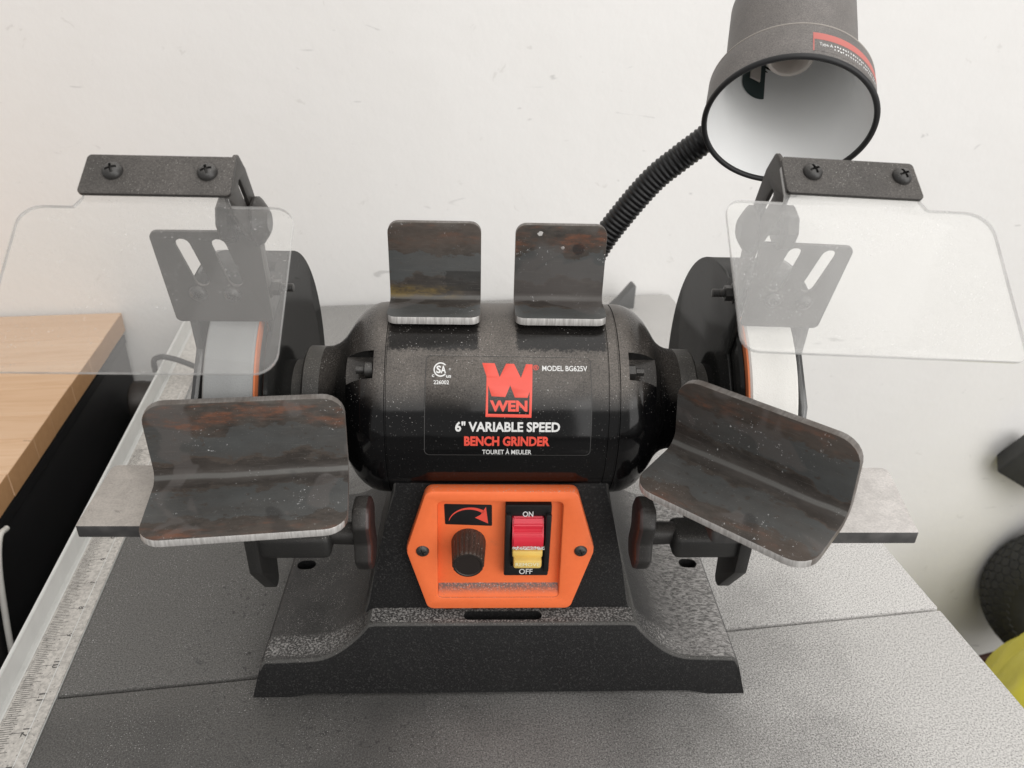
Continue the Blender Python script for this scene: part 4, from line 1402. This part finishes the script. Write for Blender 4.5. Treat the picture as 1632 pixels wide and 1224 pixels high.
poly = top_ + [Vector((-12.9, 130.6))] + head + bot_[::-1]
ab = bmesh.new()
for i in range(18):
    ab.faces.new([ab.verts.new((p.x, p.y, 0)) for p in (top_[i], top_[i + 1], bot_[i + 1], bot_[i])])
ab.faces.new([ab.verts.new((p[0], p[1], 0)) for p in ((-11.3, 134.2), (-9.9, 122.2), (-17.6, 126.4), (-14.4, 128.4))])
ab.transform(frame((0, -53.66, 0), (1, 0, 0), (0, 0, 1)))
mk("arrow_mark", ab, MREDP, panel)
# speed dial: fluted, slightly tapered
dl_ = bmesh.new()
rings = []
DC = (-21.2, 108.3)
for h, r0 in ((0, 10.0), (1.5, 10.2), (16.5, 9.3), (19.6, 9.1), (20.6, 8.4), (20.7, 7.6), (20.2, 7.2), (20.2, 0.01)):
    rg = []
    for k in range(120):
        a = 2 * PI * k / 120
        fl = 0.55 * max(0, math.cos(a * 20)) if 0.5 < h < 20.3 and r0 > 8 else 0
        rg.append(dl_.verts.new((DC[0] + (r0 - fl) * math.cos(a), -53.2 - h, DC[1] + (r0 - fl) * math.sin(a))))
    rings.append(rg)
for A_, B_ in zip(rings[:-1], rings[1:]):
    for k in range(120): dl_.faces.new((A_[k], A_[(k + 1) % 120], B_[(k + 1) % 120], B_[k]))
mk("speed_dial", dl_, MDIAL, panel, None, 30)
# switch
SWC = (13.0, 112.2)
bz = plate(rpoly([(-13.2, 26.2), (13.2, 26.2), (13.2, -26.2), (-13.2, -26.2)], 1), [rpoly([(-9.4, 18.6), (9.4, 18.6), (9.4, -18.8), (-9.4, -18.8)], 0.6)], th=4.6, bev=0.5, frame=frame((SWC[0], -55.4, SWC[1]), (1, 0, 0), (0, 0, 1)))
box(bz, SWC[0] - 9.6, SWC[0] + 9.6, -54.0, -53.3, SWC[1] - 19, SWC[1] + 19)
for s in (-1, 1):
    box(bz, SWC[0] + s * 11.6 - 1.6, SWC[0] + s * 11.6 + 1.6, -60.5, -57.4, SWC[1] - 21, SWC[1] + 21, 0.7)
sw = mk("power_switch", bz, MBPL, G)
rk = bmesh.new()     # red rocker seen from the side, extruded across
side = [(-54, 17.4), (-57.2, 17.4), (-59.6, 13.6), (-59.4, 9.6), (-62.2, 8.4), (-63.4, 6.2), (-63.2, 0.6), (-62.2, -2.2), (-54, -2.4)]
Aa = [rk.verts.new((SWC[0] - 9.0, y, SWC[1] + z)) for y, z in side]
Bb = [rk.verts.new((SWC[0] + 9.0, y, SWC[1] + z)) for y, z in side]
rk.faces.new(Aa); rk.faces.new(Bb[::-1])
for i in range(len(side)):
    j = (i + 1) % len(side)
    rk.faces.new((Aa[i], Bb[i], Bb[j], Aa[j]))
bmesh.ops.bevel(rk, geom=rk.edges[:], offset=0.8, segments=2, affect="EDGES")
mk("rocker", rk, MRED, sw)
yk = bmesh.new()
box(yk, SWC[0] - 8.8, SWC[0] + 8.8, -63.5, -55, SWC[1] - 7.6, SWC[1] - 2.5, 1.1, 2)
box(yk, SWC[0] - 8.2, SWC[0] + 8.2, -67.5, -60, SWC[1] - 12.3, SWC[1] - 6.2, 1.4, 2)
yt = mk("safety_tab", yk, MYEL, sw)
rb = fit(text_bm("REMOVE", 0.2), SWC[0] - 7.0, SWC[0] + 7.0, SWC[1] - 10.1, SWC[1] - 7.4)
rb.transform(frame((0, -67.62, 0), (1, 0, 0), (0, 0, 1)))
mk("lettering", rb, MYELL, sw)


def flat_text(txt, x0, x1, z0, z1, y, mat, par, bold=0.12):
    b = fit(text_bm(txt, bold), x0, x1, z0, z1)
    b.transform(frame((0, y, 0), (1, 0, 0), (0, 0, 1)))
    return mk("lettering", b, mat, par)


flat_text("ON", 9.7, 15.7, 130.4, 134.2, -57.82, MWHITE, sw)
flat_text("OFF", 8.9, 16.9, 87.3, 91.4, -57.82, MWHITE, sw)
ds = bmesh.new()
for k in range(260):   # dust caught on the lip of the rocker and the tab
    x = SWC[0] + random.uniform(-8.8, 9.6); s_ = random.uniform(0.10, 0.26)
    z = SWC[1] + random.uniform(-1.9, 1.2)
    y = -63.45 + max(0, SWC[1] + 0.6 - z) * 0.36 - 0.12
    ds.faces.new([ds.verts.new((x + dx * s_, y, z + dy * s_)) for dx, dy in ((-1, -1), (1, -1), (1, 1), (-1, 1))])
o = mk("dust_grains", ds, MWHITE, sw); o["kind"] = "stuff"

# wheels, guards, deflectors, shields, rests ---------------------------------------------------------
FX = Matrix(((0, 0, 1, 0), (1, 0, 0, 0), (0, 1, 0, 0), (0, 0, 0, 1)))     # plate (u, v) -> (y, z), thickness along x


def at_x(x, dz=0): return Matrix.Translation((x, 0, dz)) @ FX


side_name = {-1: "left", 1: "right"}
for s in (-1, 1):
    x0, x1 = (SX + s * 127.4, SX + s * 152.6)
    lo, hi = min(x0, x1), max(x0, x1)
    wl = lathe([(0, lo + 3), (20, lo + 3), (20, lo), (74.8, lo), (76, lo + 1.0), (76, hi - 1.0), (74.8, hi), (20, hi), (20, hi - 3), (0, hi - 3)], 160, "X")
    wl.transform(Matrix.Translation((0, 0, ZC)))
    wheel = mk("grinding_wheel", wl, MWG if s < 0 else MWW, G)
    wheel["label"] = "grey grinding wheel" if s < 0 else "white grinding wheel"
    xi = SX + s * 127.0
    pp = lathe([(69, 0), (75.2, 0), (75.2, 0.9), (69, 0.9)], 96, "X", close=True)
    pp.transform(Matrix.Translation((xi - 0.45 - s * 0.2, 0, ZC)))
    mk("paper_washer", pp, MPAPER, wheel)
    fl = lathe([(0, 0), (71.0, 0), (71.5, 0.5), (70, 2.2), (60, 2.4), (20, 2.6), (0, 2.6)], 96, "X")
    if s > 0: fl.transform(Matrix.Scale(-1, 4, (1, 0, 0)))
    fl.transform(Matrix.Translation((xi - s * 3.4 if s < 0 else xi - 0.9, 0, ZC)))
    mk("shadow_disc", fl, MDISC, wheel)  # wide black disc stands in for the shadowed inside of the guard

    # guard: inner disc, drum and outer cover with the front cut away
    arc_ = []
    for k in range(49):
        a = R(104) - R(104 + 142) * k / 48          # over the top, round the back and under
        arc_.append(Vector((-86 * math.cos(a + 0) * -1 * -1, 86 * math.sin(a))))
    # (y, z) with y negative towards the viewer
    arc_ = [Vector((86 * math.cos(R(100) - R(246) * k / 48), 86 * math.sin(R(100) - R(246) * k / 48))) for k in range(49)]
    front = [Vector((-66, -14)), Vector((-56, 27)), Vector((-35, 48)), Vector((-45.5, 91)), Vector((-36, 92.5))]
    gd = plate(arc_ + front, th=1.8, bev=0.4, frame=at_x(SX + s * 122.6, ZC))
    guard = mk("wheel_guard", gd, MDISC, G, None, 30)
    oc = plate(arc_ + front[:3] + [Vector((-38, 78))], th=5.0, bev=2.2, frame=at_x(SX + s * 161.4, ZC))
    mk("outer_cover", oc, MCOVER, guard)
    dr = bmesh.new()
    n = 56
    ra = []
    for k in range(n + 1):
        a = R(112) - R(252) * k / n
        ra.append([dr.verts.new((SX + s * xx, r * math.cos(a), ZC + r * math.sin(a))) for xx, r in ((121.8, 84.2), (121.8, 85.8), (163.2, 85.8), (163.2, 84.2))])
    for A_, B_ in zip(ra[:-1], ra[1:]):
        for q in range(4): dr.faces.new((A_[q], A_[(q + 1) % 4], B_[(q + 1) % 4], B_[q]))
    dr.faces.new(ra[0]); dr.faces.new(ra[-1][::-1])
    mk("guard_drum", dr, MDISC, guard)
    # bolt through the ear of the disc, nut and thread towards the motor
    bt = bmesh.new()
    merge(bt, lathe([(0, 0), (5.2, 0), (5.6, 0.6), (5.6, 1.2), (4.2, 1.6), (4.2, 5.4), (2.2, 5.8)], 6, "X"))
    th_prof = []
    for k in range(9): th_prof += [(2.3, 5.2 + k * 0.8), (1.95, 5.6 + k * 0.8)]
    merge(bt, lathe(th_prof + [(0, 12.4)], 20, "X"))
    if s > 0: bt.transform(Matrix.Scale(-1, 4, (1, 0, 0)))
    bt.transform(Matrix.Translation((SX + s * 121.6, -30, 257.5)))
    mk("guard_bolt", bt, MSCREW, guard, None, 25)

    # spark deflector: slotted plate with an ear for the shield hinge
    if s < 0:
        pl4 = [(-168.2, 245, -45), (-120.2, 245.4, -45), (-117.8, 297, -60), (-167.6, 296.6, -60)]
        slots = [(-149.5, 26.0, -153.5, 46.5), (-133.6, 26.0, -137, 46.5)]
        scr = [(-153.2, 18.5), (-136.8, 18.0)]
    else:
        pl4 = [(119.6, 246, -45), (160.4, 245, -45), (163.0, 294, -60), (116.8, 295.6, -60)]
        slots = [(131.0, 27.0, 134.6, 46.5), (147.2, 27.0, 151.6, 45.5)]
        scr = [(131.8, 18.4), (148.0, 17.2)]
    vdir = Vector((0, -15, 51.5)).normalized()
    o0 = Vector((0, -45, 245))
    ps = [((x), (z - 245) / vdir.z) for x, z, y in pl4]
    hl = [slot(a, b, c, d, 3.4) for a, b, c, d in slots]
    de = plate(rpoly(ps, [3, 2, 3, 4] if s < 0 else [2, 3, 4, 3]), hl, th=1.8, bev=0.3, frame=frame(o0, (1, 0, 0), vdir))
    # ear, folded back at the wheel's inner side
    xe = -122.0 if s < 0 else 116.2
    ear = plate(rpoly([(-46, 262), (-60.5, 297), (-66.5, 299), (-65, 309), (-56, 312), (-49, 308), (-40, 284), (-37, 262)], [2, 2, 4, 5, 6, 6, 4, 2]), th=1.8, bev=0.3, frame=at_x(xe))
    merge(de, ear)
    # stem that bolts to the guard
    stem = plate(rpoly([(-166 if s < 0 else 122, 3), (-122 if s < 0 else 160, 3), (-122 if s < 0 else 160, 14), (-166 if s < 0 else 122, 14)], 1), th=1.6, bev=0.2, frame=frame(o0 + Vector((0, 2.2, 0)), (1, 0, 0), vdir))
    merge(de, stem)
    deflector = mk("spark_deflector", de, MSHEET, G)
    nrm = Vector((1, 0, 0)).cross(vdir)
    for u, v in scr:
        p = o0 + vdir * v + nrm * 0.9
        pan_screw(deflector, facing(u, p.y, p.z, nrm), 4.3, 2.6)

    # eye shield
    if s < 0:
        P0, u, v = Vector((-118, -75, 331.8)), Vector((1, 0, 0)), Vector((0, -0.782, -0.624))
        body = [(-83.5, 24), (-62.5, 24), (-60.0, 20), (-59.5, 3), (-1, 3), (-1, 20), (0.5, 23), (26.5, 23), (26.5, 97.5), (-83.5, 97.5)]
        rad = [9, 1.5, 1.5, 1, 1, 1, 1, 9, 9, 9]
        br = [(-60.2, 0), (0.3, 0), (0.3, 19.5), (-61.2, 19.5)]
        scs = [(-48.5, 8.6), (-10.2, 8.4)]
        xa = -119.8
    else:
        P0, u, v = Vector((112.6, -75, 336.6)), Vector((0.9994, 0, -0.035)), Vector((0.01, -0.78, -0.625))
        body = [(-26, 22), (-1, 22), (0, 18), (0, 3), (56.5, 3), (58.5, 17), (61.5, 22), (89, 22), (89, 91.5), (-26, 91.5)]
        rad = [7, 1, 1, 1, 1, 2, 2, 11, 5, 7]
        br = [(-0.5, 0), (57.4, 0), (59.4, 18.5), (0.2, 18.5)]
        scs = [(12.0, 7.6), (51.0, 7.4)]
        xa = 113.6
    F = frame(P0, u, v)
    Fm = F.copy()
    nv_ = Vector((F[0][2], F[1][2], F[2][2]))
    if nv_.z < 0: nv_ = -nv_
    sh = plate(rpoly(body, rad), th=2.0, bev=0.2, frame=F)
    for f in sh.faces:
        f.normal_update()
    for f in sh.faces:
        f.material_index = 0 if abs(f.normal.dot(nv_)) > 0.9 else 1
    shield = mk("eye_shield", sh, [MSHL if s < 0 else MSHR, MEDGE], G)
    shield["label"] = "clear eye shield hazed with grey dust" if s < 0 else "clear eye shield hazed with white dust"
    Fb = F.copy()
    for i in range(3): Fb[i][3] += nv_[i] * 2.3
    bb_ = plate(rpoly(br, 2.0), th=1.8, bev=0.3, frame=Fb)
    arm = plate(rpoly([(-75, 333), (-91, 320.5), (-87, 313), (-68, 296), (-58, 291), (-48.5, 297), (-50, 306), (-62, 326), (-70, 334)] if s < 0 else
                      [(-74, 338), (-90, 325.5), (-86, 317), (-68, 296), (-58, 291), (-48.5, 297), (-50, 306), (-61, 330), (-69, 339)], [1, 1, 5, 6, 7, 7, 8, 6, 3]),
                [slot(-61.5, 305.5, -73, 322, 1.9)], th=1.8, bev=0.3, frame=at_x(xa))
    merge(bb_, arm)
    brk = mk("shield_bracket", bb_, MSHEET, shield)
    for a_, b_ in scs:
        p = P0 + u * a_ + v * b_ + nv_ * 3.2
        pan_screw(shield, facing(p.x, p.y, p.z, nv_), 4.2, 3.0)
    # hinge hardware: round washer outside, faceted knob inside
    hw = lathe([(0, 0), (9.6, 0), (10.8, 1.2), (11.0, 5.5), (9.6, 7.0), (4, 7.0), (4, 12), (0, 12)], 8, "X")
    hw.transform(Matrix.Translation((-134.0 if s < 0 else 124.0, -58, 302)))
    if s > 0: hw.transform(Matrix.Translation((0, 58, -302)) @ Matrix.Translation((255.0, 0, 0)) @ Matrix.Scale(-1, 4, (1, 0, 0)) @ Matrix.Translation((0, -58, 302)))
    mk("hinge_washer", hw, MKNOB, shield, None, 25)
    kn = lathe([(0, 0), (11.2, 0), (11.6, 1.4), (10.4, 2.8), (6.6, 5.6), (5.0, 6.4), (0, 6.4)], 12, "X")
    if s > 0: kn.transform(Matrix.Scale(-1, 4, (1, 0, 0)))
    kn.transform(Matrix.Translation((-118.6 if s < 0 else 112.2, -58, 301)))
    mk("hinge_knob", kn, MKNOB, shield, None, 20)

    # tool rest: thick plate notched round the wheel
    if s < 0:
        rp = [(-209, -109.5), (-102, -109.5), (-102, -58), (-127, -58), (-127, -82), (-160, -82), (-160, -58), (-212, -58)]
        rr = [1, 3, 3, 1, 1, 1, 1, 3]
    else:
        rp = [(98, -118.5), (200, -118.5), (210, -63), (154, -63), (154, -82), (122, -82), (122, -63), (98, -63)]
        rr = [3, 1, 4, 1, 1, 1, 1, 3]
    tr_ = plate(rpoly(rp, rr, 4), th=7, bev=0.6, frame=frame((0, 0, 162 if s < 0 else 165.5), (1, 0, 0), (0, 1, 0)))
    rest = mk("tool_rest", tr_, MRESTL if s < 0 else MRESTR, G)
    # arm bracket below
    ab_ = bmesh.new()
    ix, ox = (-96.5, -139) if s < 0 else (93.5, 136)
    box(ab_, min(ix, ox), max(ix, ox), -78, -57, 115.5, 131.5, 4.0, 3)
    rib = plate(rpoly([(-82, 159 if s < 0 else 162), (-80, 108), (-60, 79), (-53, 79), (-50, 110), (-60, 159 if s < 0 else 162)], [1, 3, 5, 4, 6, 1]), th=7, bev=0.6, frame=at_x(SX + s * 135.5))
    merge(ab_, rib)
    mk("rest_arm", ab_, MARM, G, None, 40)
    kb = plate(rpoly([(-7, 21.5), (7, 21.5), (12.5, 12), (9.5, 0), (12.5, -12), (7, -21.5), (-7, -21.5), (-12.5, -12), (-9.5, 0), (-12.5, 12)], [5, 5, 5, 7, 5, 5, 5, 5, 7, 5], 5), th=10.0, bev=2.2, frame=at_x(-79.2 if s < 0 else 77.4, 125.5) @ Matrix.Translation((-66, 0, 0)))
    for f in kb.faces:
        f.normal_update()
    for f in kb.faces:
        f.material_index = 1 if -s * f.normal.x > 0.3 else 0
    knob = mk("clamp_knob", kb, [MKNOB, MKNOBRED], G, None, 45)
    sf = lathe([(6.8, 0), (6.6, 6), (6.4, 14), (0, 14)], 12, "X")
    if s < 0: sf.transform(Matrix.Scale(-1, 4, (1, 0, 0)))
    sf.transform(Matrix.Translation((-84 if s < 0 else 81.5, -66, 125.5)))
    mk("knob_shank", sf, MKNOB, knob)

# lamp: shade, rim, socket, label and gooseneck
lc = Vector((140.9, -2.3, 339.8))
ez = Vector((0.19619829, 0.79859305, 0.56899505))
ex = Vector((-0.9711216, 0.2385851, 0))
ey = ez.cross(ex)
LM = Matrix(((ex.x, ey.x, ez.x, lc.x), (ex.y, ey.y, ez.y, lc.y), (ex.z, ey.z, ez.z, lc.z), (0, 0, 0, 1)))
outer = [(40.6, -0.6), (42.0, 0.2), (42.0, 1.5), (41.6, 12), (41.2, 22.0), (40.6, 23.4), (39.4, 24.0), (35.0, 24.6), (34.0, 25.4), (33.6, 30), (33.4, 60), (33.0, 82), (30.5, 92), (24, 100), (15, 105), (9, 106.5), (9, 112), (0, 112)]
b = lathe(outer, 96, "Z")
b.transform(LM)
shade = mk("lamp_shade", b, MSHADE, G, None, 25)
inner = [(40.9, -0.5), (40.0, 2), (37.6, 9), (35.2, 16), (33.3, 22), (32.2, 29), (31.9, 38), (31.7, 60), (31.0, 80), (24, 94), (0, 98)]
b = lathe(inner, 96, "Z"); b.transform(LM)
mk("reflector", b, MENAMEL, shade, None, 50)
pr_ = [(41.6 + 1.5 * math.cos(2 * PI * k / 12), -0.4 + 1.5 * math.sin(2 * PI * k / 12)) for k in range(12)]
b = lathe(pr_, 96, "Z", close=True); b.transform(LM)
mk("shade_rim", b, MRUB, shade, None, 60)
pr_ = [(40.85 + 0.35 * math.cos(2 * PI * k / 8), 23.15 + 0.35 * math.sin(2 * PI * k / 8)) for k in range(8)]
b = lathe(pr_, 96, "Z", close=True); b.transform(LM)
mk("shoulder_edge", b, MDUST, shade, None, 60)  # pale ring: shoulder dust and its highlight put into colour
b = lathe([(9.6, 84), (9.6, 48.5), (10.2, 47.4), (11.8, 47.2), (12.6, 48.4), (12.6, 60), (14, 84)], 48, "Z"); 
merge(b, lathe([(0, 70), (9.5, 70)], 24, "Z"))
b.transform(LM)
mk("lamp_socket", b, MCERAMIC, shade)


def on_cone(bm, rad):
    """(angle deg, z) patch -> lamp surface of radius rad(z) + v.z"""
    for v in bm.verts:
        a = R(v.co.x); z = v.co.y; r = rad(z) + v.co.z
        v.co = LM @ Vector((r * math.cos(a), r * math.sin(a), z))
    return bm


def grid_patch(a0, a1, z0, z1, na, nz_):
    g = bmesh.new()
    V = [[g.verts.new((a0 + (a1 - a0) * i / na, z0 + (z1 - z0) * j / nz_, 0)) for j in range(nz_ + 1)] for i in range(na + 1)]
    for i in range(na):
        for j in range(nz_): g.faces.new((V[i][j], V[i + 1][j], V[i + 1][j + 1], V[i][j + 1]))
    return g


def band_r(z): return 41.98 - (z - 1.5) * 0.039 + 0.10


def in_r(z): return 31.8 - (z - 60) * 0.012 - 0.55


g = grid_patch(-74.5, -46, 0, 1, 24, 8)
for v in g.verts:
    t = (v.co.x + 63) / 17.0
    lo_z = 53.5 - 6.0 * math.sqrt(max(0, 1 - t * t))
    v.co.y = lo_z + (77 - lo_z) * v.co.y
mk("vent_opening", on_cone(g, in_r), MGREEN, shade)
g = bmesh.new()
box(g, -68, -55, 60, 76, -1.6, -0.4, 0.3, 1)
mk("socket_tab", on_cone(g, in_r), MCERAMIC, shade)
g = grid_patch(93.5, 172, 3.6, 16.4, 26, 2)
ll = mk("shade_label", on_cone(g, band_r), MSHADE, shade)
g = grid_patch(93.5, 172, 11.8, 16.4, 26, 1)
for v in g.verts: v.co.z = 0.06
merge(g, grid_patch(93.5, 94.3, 3.6, 11.8, 1, 1))
for v in g.verts: v.co.z = 0.06
mk("shade_label_band", on_cone(g, band_r), MREDD, shade)
for txt, a0, a1, z0, z1 in (("Type A", 97.5, 106.5, 7.0, 9.9), ("Max 40 W", 106.5, 121, 8.6, 11.0), ("LED only", 122, 138, 7.0, 9.6)):
    if txt != "Type A": continue
    tb = fit(text_bm(txt, 0.05), -a1, -a0, z0, z1)
    for v in tb.verts:
        v.co.x = -v.co.x; v.co.z = 0.08
    # text runs along the growing angle
    xs = [v.co.x for v in tb.verts]
    mn, mx = min(xs), max(xs)
    for v in tb.verts: v.co.x = mn + mx - v.co.x
    mk("lettering", on_cone(tb, band_r), MWHITE, shade)
g = bmesh.new()
for k in range(46):     # worn, unreadable print: short pale dashes
    a = 107.5 + (k % 23) * 2.0 + random.uniform(-0.3, 0.3)
    z = (8.6 if k < 23 else 6.2) + random.uniform(-0.3, 0.3)
    g.faces.new([g.verts.new((a + dx, z + dz, 0.08)) for dx, dz in ((0, 0), (random.uniform(0.5, 1.3), 0), (random.uniform(0.5, 1.3), 1.0), (0, 1.1))])
o = mk("worn_print", on_cone(g, band_r), MWHITE, shade); o["kind"] = "stuff"

gp = spline([(40, 44, 192), (47, 52, 225), (58, 58, 251), (72, 58, 273.5), (88, 56, 295.5), (102, 53, 309.5), (119, 51, 325), (144, 72, 344), (171, 103, 372), (180, 117, 396), (173, 106, 411), (163.0, 90, 405.6)], 26)
# resample evenly so the corrugation keeps its pitch
acc = [0]
for a_, b_ in zip(gp[:-1], gp[1:]): acc.append(acc[-1] + (b_ - a_).length)
pts, q = [], 0
step = 0.50
d_ = 0
while d_ < acc[-1]:
    while acc[q + 1] < d_: q += 1
    t = (d_ - acc[q]) / (acc[q + 1] - acc[q])
    pts.append(gp[q].lerp(gp[q + 1], t))
    d_ += step
prof6 = [8.1, 8.0, 7.6, 7.35, 7.6, 8.0]
b = tube(pts, lambda i, n: prof6[i % 6] if n - 8 > i > 8 else 8.1, 24)
mk("gooseneck", b, MGOOSE, G, None, 60)
b = lathe([(0, 0), (12, 0), (12, 3), (9, 6), (9, 12), (0, 12)], 32, "Z")
b.transform(facing(37, 39, 181, (0.3, 0.35, 0.9)))
mk("gooseneck_socket", b, MNECK, G)

# ------------------------------------------------------------------ loose steel angle pieces


def steel_angle(width, leg, label, Mw, corner=7, th=4.4, rise=None, mat=None, bend=4.0):
    rho = th / 2 + bend                       # mid-line bend radius
    al = rho * PI / 2
    lo_ = leg - th / 2 - rho + al / 2
    hi_ = (rise or leg) - th / 2 - rho + al / 2
    o_ = plate(rpoly([(0, -lo_), (width, -lo_), (width, hi_), (0, hi_)], corner, 6), th=th, bev=0.5)
    for f in o_.faces: f.normal_update()
    for f in o_.faces: f.material_index = 0 if abs(f.normal.z) > 0.8 else 2 if f.normal.y < -0.55 else 1
    cuts_ = [-al / 2 + al * k / 10 for k in range(11)]
    for y in cuts_:
        bmesh.ops.bisect_plane(o_, geom=o_.verts[:] + o_.edges[:] + o_.faces[:], plane_co=(0, y, 0), plane_no=(0, 1, 0))
    for v in o_.verts:
        s_, w_ = v.co.y, v.co.z
        # inner face of both legs looks towards -y and +z: w > 0 is the inner side
        if s_ < -al / 2:
            y, z = -rho - (-al / 2 - s_), w_
        elif s_ > al / 2:
            y, z = -w_, rho + (s_ - al / 2)
        else:
            a = (s_ + al / 2) / rho
            y, z = -rho + (rho - w_) * math.sin(a), rho - (rho - w_) * math.cos(a)
        v.co.y, v.co.z = y, z
    ob = mk("steel_angle", o_, [mat or MSTEEL, MCUT, MCUTB], None, None, 30)
    ob.matrix_world = Mw
    tag(ob, label, "steel angle", "cut pieces of steel angle")
    return ob


GW = Matrix.Translation((-0.004, 0.411, 0)) @ Matrix.Rotation(R(2.7), 4, "Z")


def gl(x, y, z, rot=None):
    m4 = Matrix.Translation((x * S, y * S, z * S))
    return GW @ m4 @ (rot if rot is not None else Matrix.Identity(4))


steel_angle(51.6, 31, "short rusty steel angle on the motor with a yellowish stain along its bend", gl(-66.8, 8, 235.4), 6, rise=49.0, mat=MSTEELY)
steel_angle(51.0, 31, "short steel angle on the motor with one dark round spot, in front of the gooseneck", gl(3.8, 8, 235.4), 6, rise=48.6, mat=MSTEELS)
rl = Matrix(((0.9916, -0.1266, 0.026, 0), (0.1281, 0.9893, -0.0693, 0), (-0.017, 0.0721, 0.9973, 0), (0, 0, 0, 1)))
rr_ = Matrix(((0.7268, 0.6793, -0.0967, 0), (-0.686, 0.7215, -0.0892, 0), (0.0092, 0.1318, 0.991, 0), (0, 0, 0, 1)))
tl = (-178.6, -82.3, 173.1)
tr2 = (92.1, -56.8, 180.3)
steel_angle(95.6, 49.2, "long steel angle square on the left tool rest before the grey wheel", gl(*tl, rl), 11, bend=6.5)
steel_angle(94.6, 46.8, "long steel angle turned askew on the right tool rest before the white wheel", gl(*tr2, rr_), 12, bend=8.5)
